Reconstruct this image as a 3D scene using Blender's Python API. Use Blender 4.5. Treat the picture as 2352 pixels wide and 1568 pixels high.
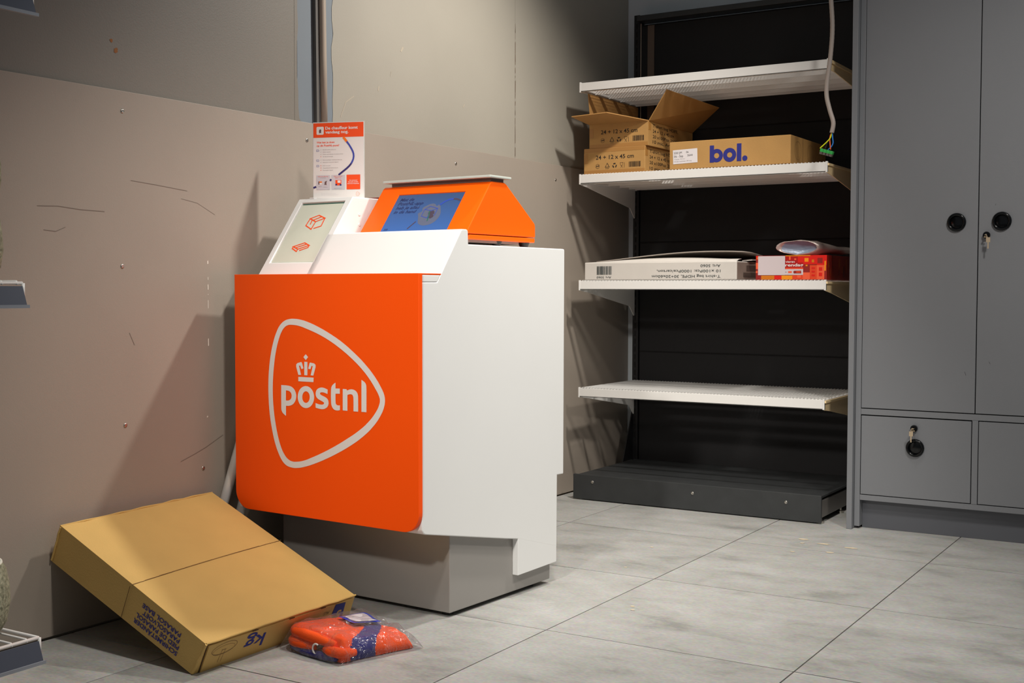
import bpy, math, random
from mathutils import Vector, Matrix, noise
random.seed(7)
for o in list(bpy.data.objects): bpy.data.objects.remove(o)
SC = bpy.context.scene
COL = SC.collection
S = 0.7788          # drafting units -> metres

# ---------------------------------------------------------------- camera, light, exposure
YAW, PITCH, ROLL, FPX, CAMH = 0.549213, -0.0425858, 0.00183573, 2827.2, 1.04
cam = bpy.data.cameras.new('camera'); cam.sensor_width = 36.0; cam.sensor_fit = 'HORIZONTAL'
cam.lens = 36.0*FPX/2352.0; cam.clip_start = 0.02
co = bpy.data.objects.new('camera', cam); COL.objects.link(co)
cr = Vector((math.cos(YAW), math.sin(YAW), 0)); cf = Vector((-math.sin(YAW)*math.cos(PITCH), math.cos(YAW)*math.cos(PITCH), math.sin(PITCH)))
cu = cr.cross(cf)
r2 = cr*math.cos(ROLL)+cu*math.sin(ROLL); u2 = r2.cross(cf)
M = Matrix((r2, u2, -cf)).transposed().to_4x4(); M.translation = Vector((0, 0, CAMH*S))
co.matrix_world = M
SC.camera = co

w = bpy.data.worlds.new('world'); SC.world = w; w.use_nodes = True
w.node_tree.nodes['Background'].inputs[0].default_value = (0.92, 0.96, 1.0, 1)
w.node_tree.nodes['Background'].inputs[1].default_value = 0.15
SC.view_settings.view_transform = 'Standard'; SC.view_settings.look = 'None'
SC.view_settings.gamma = 1.0; SC.view_settings.exposure = 0.04; SC.view_settings.use_curve_mapping = False

def spot(name, loc, tgt, power, rad, size, blend=0.6, col=(1.0, 0.95, 0.88)):
    l = bpy.data.lights.new(name, 'SPOT'); l.energy = power; l.shadow_soft_size = rad*S
    l.spot_size = math.radians(size); l.spot_blend = blend; l.color = col
    o = bpy.data.objects.new(name, l); COL.objects.link(o)
    p = Vector(loc)*S; o.location = p
    o.rotation_euler = (Vector(tgt)*S-p).to_track_quat('-Z', 'Y').to_euler()
    return o
spot('ceiling_or_fill_spot', (-1.55, 4.40, 3.15), (-2.75, 4.25, 1.1), 150, 0.07, 100, 0.85)
spot('ceiling_or_fill_spot', (-1.1, 2.25, 3.3), (-2.0, 3.1, 0.4), 124, 0.13, 76, 0.8)
spot('ceiling_or_fill_spot', (0.2, 3.2, 3.3), (-0.75, 4.6, 0.3), 134, 0.18, 98, 0.9)
spot('ceiling_or_fill_spot', (-1.3, -0.5, 3.0), (-2.10, 3.2, 1.0), 262, 0.12, 31, 1.0)  # added fill, narrow cone to brighten the kiosk front
LOGO={
 'ringo':[(-0.4976,0.9425),(-0.4644,0.9402),(-0.4316,0.9333),(-0.3806,0.9167),(-0.3305,0.8959),(-0.2810,0.8712),(-0.2323,0.8405),(-0.1886,0.8081),(-0.1497,0.7720),(-0.1219,0.7375),(-0.1092,0.7153),(-0.1059,0.6986),(-0.1093,0.6780),(-0.1244,0.6495),(-0.1546,0.6142),(-0.1983,0.5790),(-0.2470,0.5490),(-0.2964,0.5236),(-0.3511,0.4990),(-0.4068,0.4775),(-0.4444,0.4658),(-0.4800,0.4583),(-0.5087,0.4576),(-0.5327,0.4635),(-0.5496,0.4760),(-0.5664,0.4991),(-0.5832,0.5344),(-0.5975,0.5823),(-0.6069,0.6307),(-0.6114,0.6828),(-0.6119,0.7282),(-0.6080,0.7772),(-0.5992,0.8263),(-0.5876,0.8648),(-0.5726,0.8981),(-0.5554,0.9216),(-0.5336,0.9361),(-0.5143,0.9412)],
 'ringi':[(-0.4978,0.9226),(-0.4693,0.9197),(-0.4364,0.9112),(-0.3854,0.8954),(-0.3397,0.8770),(-0.2946,0.8542),(-0.2500,0.8274),(-0.2105,0.7991),(-0.1735,0.7661),(-0.1455,0.7331),(-0.1306,0.7110),(-0.1264,0.6982),(-0.1307,0.6801),(-0.1458,0.6563),(-0.1763,0.6250),(-0.2158,0.5960),(-0.2647,0.5677),(-0.3144,0.5416),(-0.3648,0.5182),(-0.4160,0.4972),(-0.4537,0.4839),(-0.4822,0.4784),(-0.5061,0.4779),(-0.5253,0.4849),(-0.5397,0.4977),(-0.5541,0.5192),(-0.5684,0.5547),(-0.5802,0.5992),(-0.5881,0.6457),(-0.5916,0.6943),(-0.5902,0.7431),(-0.5833,0.7990),(-0.5741,0.8409),(-0.5631,0.8724),(-0.5508,0.8968),(-0.5362,0.9137),(-0.5193,0.9215)],
 'bar':[(-0.4744,0.7550),(-0.4063,0.7552),(-0.4073,0.7409),(-0.4745,0.7406)],
 'stem':[(-0.4475,0.8049),(-0.4334,0.8047),(-0.4338,0.7615),(-0.4478,0.7616)],
 'dia':[(-0.4408,0.8292),(-0.4305,0.8204),(-0.4409,0.8102),(-0.4512,0.8197)],
 'la':[(-0.4743,0.7612),(-0.4836,0.7871),(-0.4835,0.7950),(-0.4773,0.7997),(-0.4607,0.8034),(-0.4579,0.8007),(-0.4510,0.7833),(-0.4604,0.7805),(-0.4660,0.7922),(-0.4708,0.7907),(-0.4620,0.7617)],
 'ra':[(-0.4076,0.7616),(-0.3977,0.7887),(-0.3976,0.7965),(-0.4036,0.8007),(-0.4208,0.8031),(-0.4241,0.8009),(-0.4299,0.7827),(-0.4205,0.7817),(-0.4148,0.7931),(-0.4102,0.7916),(-0.4193,0.7621)],
 'p':[(-0.5523,0.7247),(-0.5281,0.7251),(-0.5065,0.7227),(-0.4923,0.7137),(-0.4843,0.6997),(-0.4839,0.6877),(-0.4892,0.6737),(-0.5008,0.6628),(-0.5181,0.6580),(-0.5311,0.6580),(-0.5314,0.6248),(-0.5458,0.6326),(-0.5516,0.6409),(-0.5530,0.6477)],
 'ph':[(-0.5311,0.7084),(-0.5177,0.7080),(-0.5072,0.7020),(-0.5044,0.6918),(-0.5073,0.6813),(-0.5179,0.6753),(-0.5314,0.6752)],
 's':[(-0.3452,0.7195),(-0.3462,0.7057),(-0.3590,0.7094),(-0.3705,0.7105),(-0.3774,0.7085),(-0.3788,0.7044),(-0.3728,0.7003),(-0.3568,0.6960),(-0.3445,0.6893),(-0.3409,0.6784),(-0.3432,0.6682),(-0.3524,0.6599),(-0.3662,0.6557),(-0.3824,0.6565),(-0.3981,0.6593),(-0.3985,0.6742),(-0.3846,0.6709),(-0.3707,0.6700),(-0.3629,0.6721),(-0.3606,0.6763),(-0.3647,0.6798),(-0.3776,0.6841),(-0.3923,0.6901),(-0.3983,0.7007),(-0.3968,0.7126),(-0.3889,0.7208),(-0.3750,0.7258),(-0.3589,0.7246)],
 't':[(-0.3114,0.7435),(-0.3115,0.7251),(-0.2930,0.7254),(-0.2931,0.7093),(-0.3116,0.7084),(-0.3118,0.6800),(-0.3082,0.6735),(-0.3001,0.6716),(-0.2929,0.6726),(-0.2929,0.6576),(-0.3024,0.6554),(-0.3160,0.6563),(-0.3264,0.6641),(-0.3313,0.6772),(-0.3310,0.7225),(-0.3278,0.7317),(-0.3200,0.7388)],
 'n':[(-0.2804,0.7250),(-0.2648,0.7250),(-0.2617,0.7209),(-0.2505,0.7254),(-0.2372,0.7260),(-0.2240,0.7211),(-0.2166,0.7115),(-0.2158,0.6967),(-0.2159,0.6571),(-0.2354,0.6570),(-0.2352,0.6957),(-0.2365,0.7049),(-0.2417,0.7099),(-0.2506,0.7102),(-0.2609,0.7070),(-0.2611,0.6571),(-0.2808,0.6573)],
 'l':[(-0.2019,0.7574),(-0.1910,0.7522),(-0.1836,0.7460),(-0.1810,0.7363),(-0.1818,0.6572),(-0.2023,0.6573)],
 'o':[(-0.4046,0.6921),(-0.4056,0.6842),(-0.4083,0.6767),(-0.4126,0.6698),(-0.4184,0.6640),(-0.4253,0.6596),(-0.4330,0.6567),(-0.4411,0.6555),(-0.4492,0.6561),(-0.4569,0.6585),(-0.4638,0.6625),(-0.4696,0.6679),(-0.4739,0.6745),(-0.4766,0.6820),(-0.4775,0.6899),(-0.4765,0.6978),(-0.4737,0.7055),(-0.4693,0.7123),(-0.4634,0.7181),(-0.4564,0.7225),(-0.4487,0.7254),(-0.4406,0.7265),(-0.4325,0.7258),(-0.4248,0.7234),(-0.4180,0.7193),(-0.4123,0.7139),(-0.4081,0.7073),(-0.4055,0.6999)],
 'oh':[(-0.4240,0.6919),(-0.4246,0.6870),(-0.4263,0.6824),(-0.4289,0.6784),(-0.4324,0.6752),(-0.4364,0.6731),(-0.4407,0.6722),(-0.4451,0.6726),(-0.4491,0.6743),(-0.4525,0.6771),(-0.4552,0.6809),(-0.4568,0.6853),(-0.4573,0.6901),(-0.4567,0.6950),(-0.4550,0.6997),(-0.4523,0.7037),(-0.4488,0.7068),(-0.4448,0.7089),(-0.4405,0.7098),(-0.4362,0.7093),(-0.4322,0.7077),(-0.4287,0.7049),(-0.4261,0.7011),(-0.4245,0.6967)],
}
ICONS=[
 [(-0.6737,1.2860),(-0.6396,1.2970),(-0.6039,1.2856),(-0.6402,1.2742),(-0.6737,1.2860)],
 [(-0.6551,1.2801),(-0.6235,1.2910)],
 [(-0.6737,1.2860),(-0.6774,1.2611),(-0.6424,1.2471),(-0.6402,1.2742)],
 [(-0.6039,1.2856),(-0.6025,1.2576),(-0.6335,1.2497)],
 [(-0.6605,1.2793),(-0.6592,1.2650)],
 [(-0.6842,1.1868),(-0.6385,1.1994),(-0.6110,1.1898),(-0.6559,1.1775),(-0.6842,1.1868)],
 [(-0.6705,1.1825),(-0.6261,1.1944)],
 [(-0.6842,1.1868),(-0.6843,1.1803),(-0.6567,1.1694),(-0.6559,1.1775)],
 [(-0.6110,1.1898),(-0.6108,1.1828),(-0.6456,1.1721)],
]
# ---------------------------------------------------------------- helpers
def lin(c):
    return tuple(((v/255)/12.92 if v/255 <= 0.04045 else ((v/255+0.055)/1.055)**2.4) for v in c)
MATS = {}
def mat(name, rgb, rough=0.5, metal=0.0, spec=0.5, var=0.0, scale=8.0, bump=0.0, bscale=200.0, emit=0.0, rgb2=None, coat=0.0):
    if name in MATS: return MATS[name]
    m = bpy.data.materials.new(name); m.use_nodes = True; nt = m.node_tree; b = nt.nodes['Principled BSDF']
    c = lin(rgb); b.inputs['Base Color'].default_value = (*c, 1); b.inputs['Roughness'].default_value = rough
    b.inputs['Metallic'].default_value = metal; b.inputs['Specular IOR Level'].default_value = spec
    if coat: b.inputs['Coat Weight'].default_value = coat; b.inputs['Coat Roughness'].default_value = 0.08
    tc = nt.nodes.new('ShaderNodeTexCoord')
    if var or rgb2:
        n = nt.nodes.new('ShaderNodeTexNoise'); n.inputs['Scale'].default_value = scale; n.inputs['Detail'].default_value = 5
        nt.links.new(tc.outputs['Object'], n.inputs['Vector'])
        r = nt.nodes.new('ShaderNodeValToRGB'); nt.links.new(n.outputs['Fac'], r.inputs['Fac'])
        r.color_ramp.elements[0].position = 0.3; r.color_ramp.elements[1].position = 0.7
        if rgb2: a, d = lin(rgb), lin(rgb2)
        else: a = tuple(x*(1-var) for x in c); d = tuple(min(1, x*(1+var)) for x in c)
        r.color_ramp.elements[0].color = (*a, 1); r.color_ramp.elements[1].color = (*d, 1)
        nt.links.new(r.outputs['Color'], b.inputs['Base Color'])
    if bump:
        n2 = nt.nodes.new('ShaderNodeTexNoise'); n2.inputs['Scale'].default_value = bscale; n2.inputs['Detail'].default_value = 3
        nt.links.new(tc.outputs['Object'], n2.inputs['Vector'])
        bp = nt.nodes.new('ShaderNodeBump'); bp.inputs['Strength'].default_value = bump; bp.inputs['Distance'].default_value = 0.002
        nt.links.new(n2.outputs['Fac'], bp.inputs['Height']); nt.links.new(bp.outputs['Normal'], b.inputs['Normal'])
    if emit:
        b.inputs['Emission Color'].default_value = (*c, 1); b.inputs['Emission Strength'].default_value = emit
    MATS[name] = m
    return m

def V(*a): return Vector(a)
class MB:
    "collects geometry in drafting units; build() links it as ONE mesh object"
    def __init__(s, fr=None): s.v = []; s.f = []; s.fr = fr or (lambda a, b, c: Vector((a, b, c))); s.mi = []
    def add(s, vs, fs, mi=0, raw=False):
        n = len(s.v)
        s.v += [Vector(p) if raw else s.fr(*p) for p in vs]
        s.f += [tuple(i+n for i in f) for f in fs]; s.mi += [mi]*len(fs)
    def box(s, x0, x1, y0, y1, z0, z1, mi=0):
        s.add([(x0,y0,z0),(x1,y0,z0),(x1,y1,z0),(x0,y1,z0),(x0,y0,z1),(x1,y0,z1),(x1,y1,z1),(x0,y1,z1)],
              [(0,3,2,1),(4,5,6,7),(0,1,5,4),(1,2,6,5),(2,3,7,6),(3,0,4,7)], mi)
    def hexa(s, c, mi=0):   # 8 corners, bottom 4 ccw then top 4
        s.add(c, [(0,3,2,1),(4,5,6,7),(0,1,5,4),(1,2,6,5),(2,3,7,6),(3,0,4,7)], mi)
    def prism(s, poly, a0, a1, mi=0, order='a'):   # poly of (b, z), extruded in a
        n = len(poly)
        s.add([(a0, b, z) for b, z in poly]+[(a1, b, z) for b, z in poly],
              [tuple(range(n))[::-1], tuple(range(n, 2*n))]+[(i, (i+1) % n, n+(i+1) % n, n+i) for i in range(n)], mi)
    def tube(s, pts, r, k=10, mi=0, cap=True, raw=False):
        pts = [Vector(p) if raw else s.fr(*p) for p in pts]; base = len(s.v); R = r if isinstance(r, (list, tuple)) else [r]*len(pts)
        up = None
        for i, p in enumerate(pts):
            d = (pts[min(i+1, len(pts)-1)]-pts[max(i-1, 0)]).normalized()
            if up is None:
                up = d.orthogonal().normalized()
            up = (up-d*up.dot(d)).normalized(); sd = d.cross(up)
            for j in range(k):
                t = 2*math.pi*j/k; s.v.append(p+(up*math.cos(t)+sd*math.sin(t))*R[i])
        for i in range(len(pts)-1):
            for j in range(k):
                s.f.append((base+i*k+j, base+i*k+(j+1) % k, base+(i+1)*k+(j+1) % k, base+(i+1)*k+j)); s.mi.append(mi)
        if cap:
            s.f.append(tuple(base+j for j in range(k))[::-1]); s.mi.append(mi)
            s.f.append(tuple(base+(len(pts)-1)*k+j for j in range(k))); s.mi.append(mi)
    def lathe(s, c, ax, prof, k=32, mi=0):   # prof: (radius, height along ax)
        c = s.fr(*c); ax = Vector(ax).normalized(); e = ax.orthogonal().normalized(); g = ax.cross(e); base = len(s.v)
        for r, h in prof:
            for j in range(k):
                t = 2*math.pi*j/k; s.v.append(c+ax*h+(e*math.cos(t)+g*math.sin(t))*max(r, 1e-5))
        for i in range(len(prof)-1):
            for j in range(k):
                s.f.append((base+i*k+j, base+i*k+(j+1) % k, base+(i+1)*k+(j+1) % k, base+(i+1)*k+j)); s.mi.append(mi)
    def build(s, name, m, parent=None, smooth=False, bevel=0.0, segs=2, weld=False):
        off = parent_world(parent) if parent else None
        if parent is None:
            xs = [p.x for p in s.v]; ys = [p.y for p in s.v]; off = Vector(((min(xs)+max(xs))/2, (min(ys)+max(ys))/2, min(p.z for p in s.v)))*S
        me = bpy.data.meshes.new(name)
        me.from_pydata([p*S-off for p in s.v], [], s.f)
        for mm in (m if isinstance(m, (list, tuple)) else [m]): me.materials.append(mm)
        if len(me.materials) > 1: me.polygons.foreach_set('material_index', s.mi)
        if smooth: me.polygons.foreach_set('use_smooth', [True]*len(me.polygons))
        me.update(); me.validate()
        import bmesh
        bm = bmesh.new(); bm.from_mesh(me)
        if weld: bmesh.ops.remove_doubles(bm, verts=bm.verts, dist=1e-5)
        if not getattr(s, 'keep', False): bmesh.ops.recalc_face_normals(bm, faces=bm.faces)
        bm.to_mesh(me); bm.free()
        o = bpy.data.objects.new(name, me); COL.objects.link(o)
        if parent: o.parent = parent
        else: o.location = off
        if bevel:
            b = o.modifiers.new('bevel', 'BEVEL'); b.width = bevel*S; b.segments = segs; b.limit_method = 'ANGLE'; b.angle_limit = math.radians(30)
            b.harden_normals = False
            me.polygons.foreach_set('use_smooth', [False]*len(me.polygons))
        return o
def parent_world(o):
    r = Vector((0, 0, 0))
    while o is not None: r += o.location; o = o.parent
    return r
def thing(name, label, cat, loc, group=None):
    o = bpy.data.objects.new(name, None); COL.objects.link(o); o.location = Vector(loc)*S; o.empty_display_size = 0.05
    o['label'] = label; o['category'] = cat
    if group: o['group'] = group
    return o
def tag(o, label=None, cat=None, group=None, kind=None):
    if label: o['label'] = label
    if cat: o['category'] = cat
    if group: o['group'] = group
    if kind: o['kind'] = kind
    return o

# flat print: text, filled outlines and strokes laid on a plane
def curve_mesh(cu):
    o = bpy.data.objects.new('tmp', cu); COL.objects.link(o)
    dg = bpy.context.evaluated_depsgraph_get(); dg.update()
    me = bpy.data.meshes.new_from_object(o.evaluated_get(dg))
    vs = [v.co.copy() for v in me.vertices]; fs = [tuple(p.vertices) for p in me.polygons]
    bpy.data.objects.remove(o); bpy.data.meshes.remove(me); bpy.data.curves.remove(cu)
    return [(v.x, v.y) for v in vs], fs
TC = {}
def text2d(t, bold=0.0, shear=0.0):
    k = (t, bold, shear)
    if k not in TC:
        cu = bpy.data.curves.new('tmp', 'FONT'); cu.body = t; cu.size = 1.0; cu.offset = bold; cu.shear = shear; cu.resolution_u = 3
        vs, fs = curve_mesh(cu)
        TC[k] = (vs, fs)
    return TC[k]
CAPH = None
def caph():
    global CAPH
    if CAPH is None:
        vs, _ = text2d('H'); CAPH = max(v[1] for v in vs)
    return CAPH
def poly2d(outlines, auto=False):
    cu = bpy.data.curves.new('tmp', 'CURVE'); cu.dimensions = '2D'; cu.fill_mode = 'BOTH'; cu.resolution_u = 4
    for L in outlines:
        if auto:
            sp = cu.splines.new('BEZIER'); sp.bezier_points.add(len(L)-1)
            for p, q in zip(sp.bezier_points, L): p.co = (q[0], q[1], 0); p.handle_left_type = p.handle_right_type = 'AUTO'
        else:
            sp = cu.splines.new('POLY'); sp.points.add(len(L)-1)
            for p, q in zip(sp.points, L): p.co = (q[0], q[1], 0, 1)
        sp.use_cyclic_u = True
    return curve_mesh(cu)
def stroke2d(L, wd, closed=False):
    L = [p for i, p in enumerate(L) if i == 0 or math.dist(p, L[i-1]) > 1e-7]
    if not closed and len(L) > 2 and math.dist(L[0], L[-1]) < 1e-6: L = L[:-1]; closed = True
    n = len(L); vs = []; fs = []
    for i in range(n):
        a = L[i-1] if (i > 0 or closed) else None; c = L[(i+1) % n] if (i < n-1 or closed) else None; p = L[i]
        d1 = Vector((p[0]-a[0], p[1]-a[1])).normalized() if a else None; d2 = Vector((c[0]-p[0], c[1]-p[1])).normalized() if c else None
        if d1 is None: d1 = d2
        if d2 is None: d2 = d1
        t = d1+d2; t = t.normalized() if t.length > 1e-6 else d1
        m = Vector((-t.y, t.x)); k = wd/2/max(.35, m.dot(Vector((-d1.y, d1.x))))
        vs += [(p[0]+m.x*k, p[1]+m.y*k), (p[0]-m.x*k, p[1]-m.y*k)]
    for i in range(n if closed else n-1):
        j = (i+1) % n; fs.append((2*i+1, 2*j+1, 2*j, 2*i))
    return vs, fs
def rounded(L, it=3, lim=50):
    "cuts the shallow corners of a traced outline, keeps the sharp ones"
    for _ in range(it):
        out_ = []; n = len(L)
        for i in range(n):
            a, p, c = Vector(L[i-1]), Vector(L[i]), Vector(L[(i+1) % n]); d1 = p-a; d2 = c-p
            if math.degrees(d1.angle(d2)) < lim: out_ += [tuple(p-d1*.25), tuple(p+d2*.25)]
            else: out_.append(tuple(p))
        L = out_
    return L
class Print:
    "a set of flat marks on the plane o + x*ex + y*ey (drafting units), lifted by lift"
    def __init__(s, o, ex, ey, lift=0.0008):
        s.o, s.ex, s.ey = Vector(o), Vector(ex).normalized(), Vector(ey).normalized(); s.n = s.ex.cross(s.ey); s.lift = lift; s.mb = MB(); s.mb.keep = True; s.fn = None; s.k = 0
    def put(s, vf, mi=0, lift=None):
        vs, fs = vf; l = s.lift if lift is None else lift
        # tiny per-mark step keeps overlapping marks from coinciding
        s.k += 1; l += s.k*.00002
        s.mb.add([s.fn(x, y)+s.n*l for x, y in vs] if s.fn else [s.o+s.ex*x+s.ey*y+s.n*l for x, y in vs], fs, mi, raw=True)
    def text(s, t, x, y, h, w=None, bold=0.0, shear=0.0, mi=0, align='l', lift=None):
        vs, fs = text2d(t, bold, shear)
        if not vs: return
        k = h/caph(); x0 = min(v[0] for v in vs); x1 = max(v[0] for v in vs); kx = k if w is None else w/(x1-x0)
        ww = (x1-x0)*kx; ox = x if align == 'l' else (x-ww if align == 'r' else x-ww/2)
        s.put(([(ox+(a-x0)*kx, y+b*k) for a, b in vs], fs), mi, lift)
    def rect(s, x0, y0, x1, y1, mi=0, lift=None): s.put(([(x0, y0), (x1, y0), (x1, y1), (x0, y1)], [(0, 1, 2, 3)]), mi, lift)
    def disc(s, x, y, r, mi=0, k=20, lift=None, sy=1.0): s.put(([(x+r*math.cos(2*math.pi*i/k), y+sy*r*math.sin(2*math.pi*i/k)) for i in range(k)], [tuple(range(k))]), mi, lift)
    def stroke(s, L, wd, mi=0, closed=False, lift=None): s.put(stroke2d(L, wd, closed), mi, lift)
    def barcode(s, x0, y0, x1, y1, mi=0, seed=1):
        r = random.Random(seed); x = x0
        while x < x1:
            wd = r.choice((0.0008, 0.0014, 0.0022)); s.rect(x, y0, min(x+wd, x1), y1, mi); x += wd+r.choice((0.0009, 0.0013, 0.002))
    def build(s, name, m, parent): return s.mb.build(name, m, parent)

# ---------------------------------------------------------------- materials
M_lower = mat('taupe_wall_board', (156, 145, 133), 0.55, var=0.035, scale=3, bump=0.12, bscale=350)
M_upper = mat('grey_taupe_paint', (158, 152, 140), 0.5, var=0.04, scale=2.5, bump=0.15, bscale=250)
M_upper2 = mat('dark_taupe_paint', (124, 118, 109), 0.5, var=0.04, scale=2.5, bump=0.15, bscale=250)
M_strip = mat('blue_grey_primer', (116, 124, 131), 0.6, var=0.03, scale=6)
M_back = mat('blue_grey_paint', (198, 206, 211), 0.6, var=0.03, scale=4)
M_white = mat('white_coated_panel', (232, 232, 230), 0.32, var=0.008, scale=5)
M_orange = mat('orange_lacquer', (255, 84, 0), 0.5, var=0.01, scale=4, spec=0.25)
M_orange2 = mat('orange_metal_housing', (255, 98, 0), 0.45, var=0.01, scale=4, spec=0.25)
M_plinth = mat('grey_satin_plinth', (146, 142, 137), 0.24, var=0.02, scale=3, spec=0.6)
M_logo = mat('white_vinyl_print', (228, 222, 218), 0.5)
M_black = mat('black_powder_coat', (20, 20, 22), 0.5, var=0.1, scale=30, bump=0.15, bscale=500)
M_backpanel = mat('black_back_panel', (22, 21, 23), 0.75, var=0.06, scale=20, bump=0.1, bscale=600)
M_base = mat('anthracite_base', (50, 52, 53), 0.45, var=0.12, scale=14, bump=0.1, bscale=400)
M_wire = mat('white_powder_wire', (236, 234, 230), 0.35)
M_tan = mat('cream_bracket', (250, 222, 172), 0.42)
M_card = mat('brown_cardboard', (190, 145, 84), 0.75, var=0.05, scale=14, bump=0.2, bscale=300)
M_card_b = mat('kraft_cardboard', (208, 172, 100), 0.72, var=0.035, scale=10, bump=0.2, bscale=260)
M_cardin = mat('cardboard_inside', (176, 130, 72), 0.8, var=0.04, scale=12)
M_cardedge = mat('cardboard_edge', (150, 112, 66), 0.85, var=0.1, scale=200)
M_tape = mat('clear_brown_tape', (178, 128, 68), 0.3)
M_ink = mat('dark_ink', (48, 40, 32), 0.7)
M_inkb = mat('blue_ink', (40, 44, 132), 0.7)
M_inkf = mat('faint_brown_ink', (128, 96, 60), 0.7)
M_cartonw = mat('white_carton', (214, 208, 200), 0.55, var=0.03, scale=12)
M_cartong = mat('carton_grey_tape', (150, 135, 124), 0.35, var=0.1, scale=20)
M_gry = mat('grey_locker_laminate', (124, 126, 130), 0.5, var=0.015, scale=4, bump=0.08, bscale=300)
M_gap = mat('dark_gap', (20, 18, 17), 0.9)
M_knob = mat('black_glossy_plastic', (5, 6, 8), 0.16, spec=0.35)
M_chrome = mat('worn_chrome', (190, 186, 178), 0.3, metal=1.0)
M_key = mat('beige_key_metal', (196, 176, 148), 0.4, metal=0.3)
M_grout = mat('brown_grout', (86, 72, 60), 0.9, var=0.15, scale=20)
M_paper = mat('poster_paper', (236, 230, 226), 0.4)
M_porange = mat('poster_orange', (250, 78, 8), 0.5)
M_ptext = mat('poster_grey_text', (150, 140, 140), 0.6)
M_pblue = mat('poster_blue', (62, 72, 168), 0.5)
M_alu = mat('brushed_aluminium', (226, 226, 222), 0.3, metal=0.25)
M_lid = mat('grey_green_metal', (196, 202, 194), 0.4, metal=0.1)
M_liddk = mat('brown_grey_support', (98, 78, 72), 0.5)
M_conduit = mat('taupe_conduit', (168, 154, 140), 0.4)
M_cable = mat('grey_cable_sheath', (158, 146, 138), 0.5)
M_rail = mat('slate_price_rail', (74, 78, 90), 0.35)
M_rail2 = mat('clear_rail_edge', (140, 144, 152), 0.25)

def tile_mat():
    m = bpy.data.materials.new('concrete_look_tile'); m.use_nodes = True; nt = m.node_tree; b = nt.nodes['Principled BSDF']
    tc = nt.nodes.new('ShaderNodeTexCoord'); oi = nt.nodes.new('ShaderNodeObjectInfo')
    mp = nt.nodes.new('ShaderNodeVectorMath'); mp.operation = 'MULTIPLY_ADD'
    cb = nt.nodes.new('ShaderNodeCombineXYZ'); mul = nt.nodes.new('ShaderNodeMath'); mul.operation = 'MULTIPLY'; mul.inputs[1].default_value = 40
    nt.links.new(oi.outputs['Random'], mul.inputs[0])
    for i in (0, 1, 2): nt.links.new(mul.outputs[0], cb.inputs[i])
    mp.inputs[1].default_value = (1.1, 1.9, 1.0)
    nt.links.new(tc.outputs['Object'], mp.inputs[0]); nt.links.new(cb.outputs[0], mp.inputs[2])
    n = nt.nodes.new('ShaderNodeTexNoise'); n.inputs['Scale'].default_value = 4.2; n.inputs['Detail'].default_value = 7; n.inputs['Roughness'].default_value = 0.66; n.inputs['Distortion'].default_value = 0.3
    nt.links.new(mp.outputs[0], n.inputs['Vector'])
    r = nt.nodes.new('ShaderNodeValToRGB'); e = r.color_ramp.elements
    e[0].position = 0.30; e[0].color = (*lin((138, 138, 133)), 1); e[1].position = 0.68; e[1].color = (*lin((174, 173, 170)), 1)
    m1 = r.color_ramp.elements.new(0.45); m1.color = (*lin((160, 159, 154)), 1)
    nt.links.new(n.outputs['Fac'], r.inputs['Fac'])
    n2 = nt.nodes.new('ShaderNodeTexNoise'); n2.inputs['Scale'].default_value = 90; n2.inputs['Detail'].default_value = 4
    nt.links.new(mp.outputs[0], n2.inputs['Vector'])
    mx = nt.nodes.new('ShaderNodeMix'); mx.data_type = 'RGBA'; mx.blend_type = 'OVERLAY'; mx.inputs[0].default_value = 0.38
    nt.links.new(r.outputs['Color'], mx.inputs[6]); nt.links.new(n2.outputs['Color'], mx.inputs[7])
    hs = nt.nodes.new('ShaderNodeHueSaturation'); nt.links.new(mx.outputs[2], hs.inputs['Color'])
    vv = nt.nodes.new('ShaderNodeMath'); vv.operation = 'MULTIPLY_ADD'; vv.inputs[1].default_value = 0.08; vv.inputs[2].default_value = 0.96
    nt.links.new(oi.outputs['Random'], vv.inputs[0]); nt.links.new(vv.outputs[0], hs.inputs['Value']); hs.inputs['Saturation'].default_value = 0.85
    nt.links.new(hs.outputs['Color'], b.inputs['Base Color'])
    rr = nt.nodes.new('ShaderNodeMapRange'); rr.inputs[3].default_value = 0.42; rr.inputs[4].default_value = 0.6
    nt.links.new(n.outputs['Fac'], rr.inputs[0]); nt.links.new(rr.outputs[0], b.inputs['Roughness'])
    bp = nt.nodes.new('ShaderNodeBump'); bp.inputs['Strength'].default_value = 0.1; bp.inputs['Distance'].default_value = 0.001
    nt.links.new(n2.outputs['Fac'], bp.inputs['Height']); nt.links.new(bp.outputs['Normal'], b.inputs['Normal'])
    return m
M_tile = tile_mat()

# ---------------------------------------------------------------- room
def wx(y): return -3.091+0.0133*y          # the left wall stands a little askew
fl = MB(); fl.box(-3.2, 2.4, -1.4, 6.3, -0.05, -0.0045)
floor = tag(fl.build('floor', M_grout), kind='structure')
T = 0.781
for i in range(-3, 6):
    for j in range(-8, 3):
        x0, x1 = -1.852+i*0.779, -1.852+(i+1)*0.779; y0, y1 = 4.79+j*T, 4.79+(j+1)*T
        g = 0.0022
        x0 += g; x1 -= g; y0 += g; y1 -= g
        y1 = min(y1, 6.14)
        if y1-y0 < 0.02 or y0 < -1.4 or x1 < wx(y0)+0.02: continue
        xa, xb = max(x0, wx(y0)+0.006), max(x0, wx(y1)+0.006)
        zt = random.uniform(-0.0006, 0.0)
        t = MB(); t.hexa([(xa,y0,-0.0045),(x1,y0,-0.0045),(x1,y1,-0.0045),(xb,y1,-0.0045),(xa,y0,zt),(x1,y0,zt),(x1,y1,zt),(xb,y1,zt)])
        t.build('tile', M_tile, floor)
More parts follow.
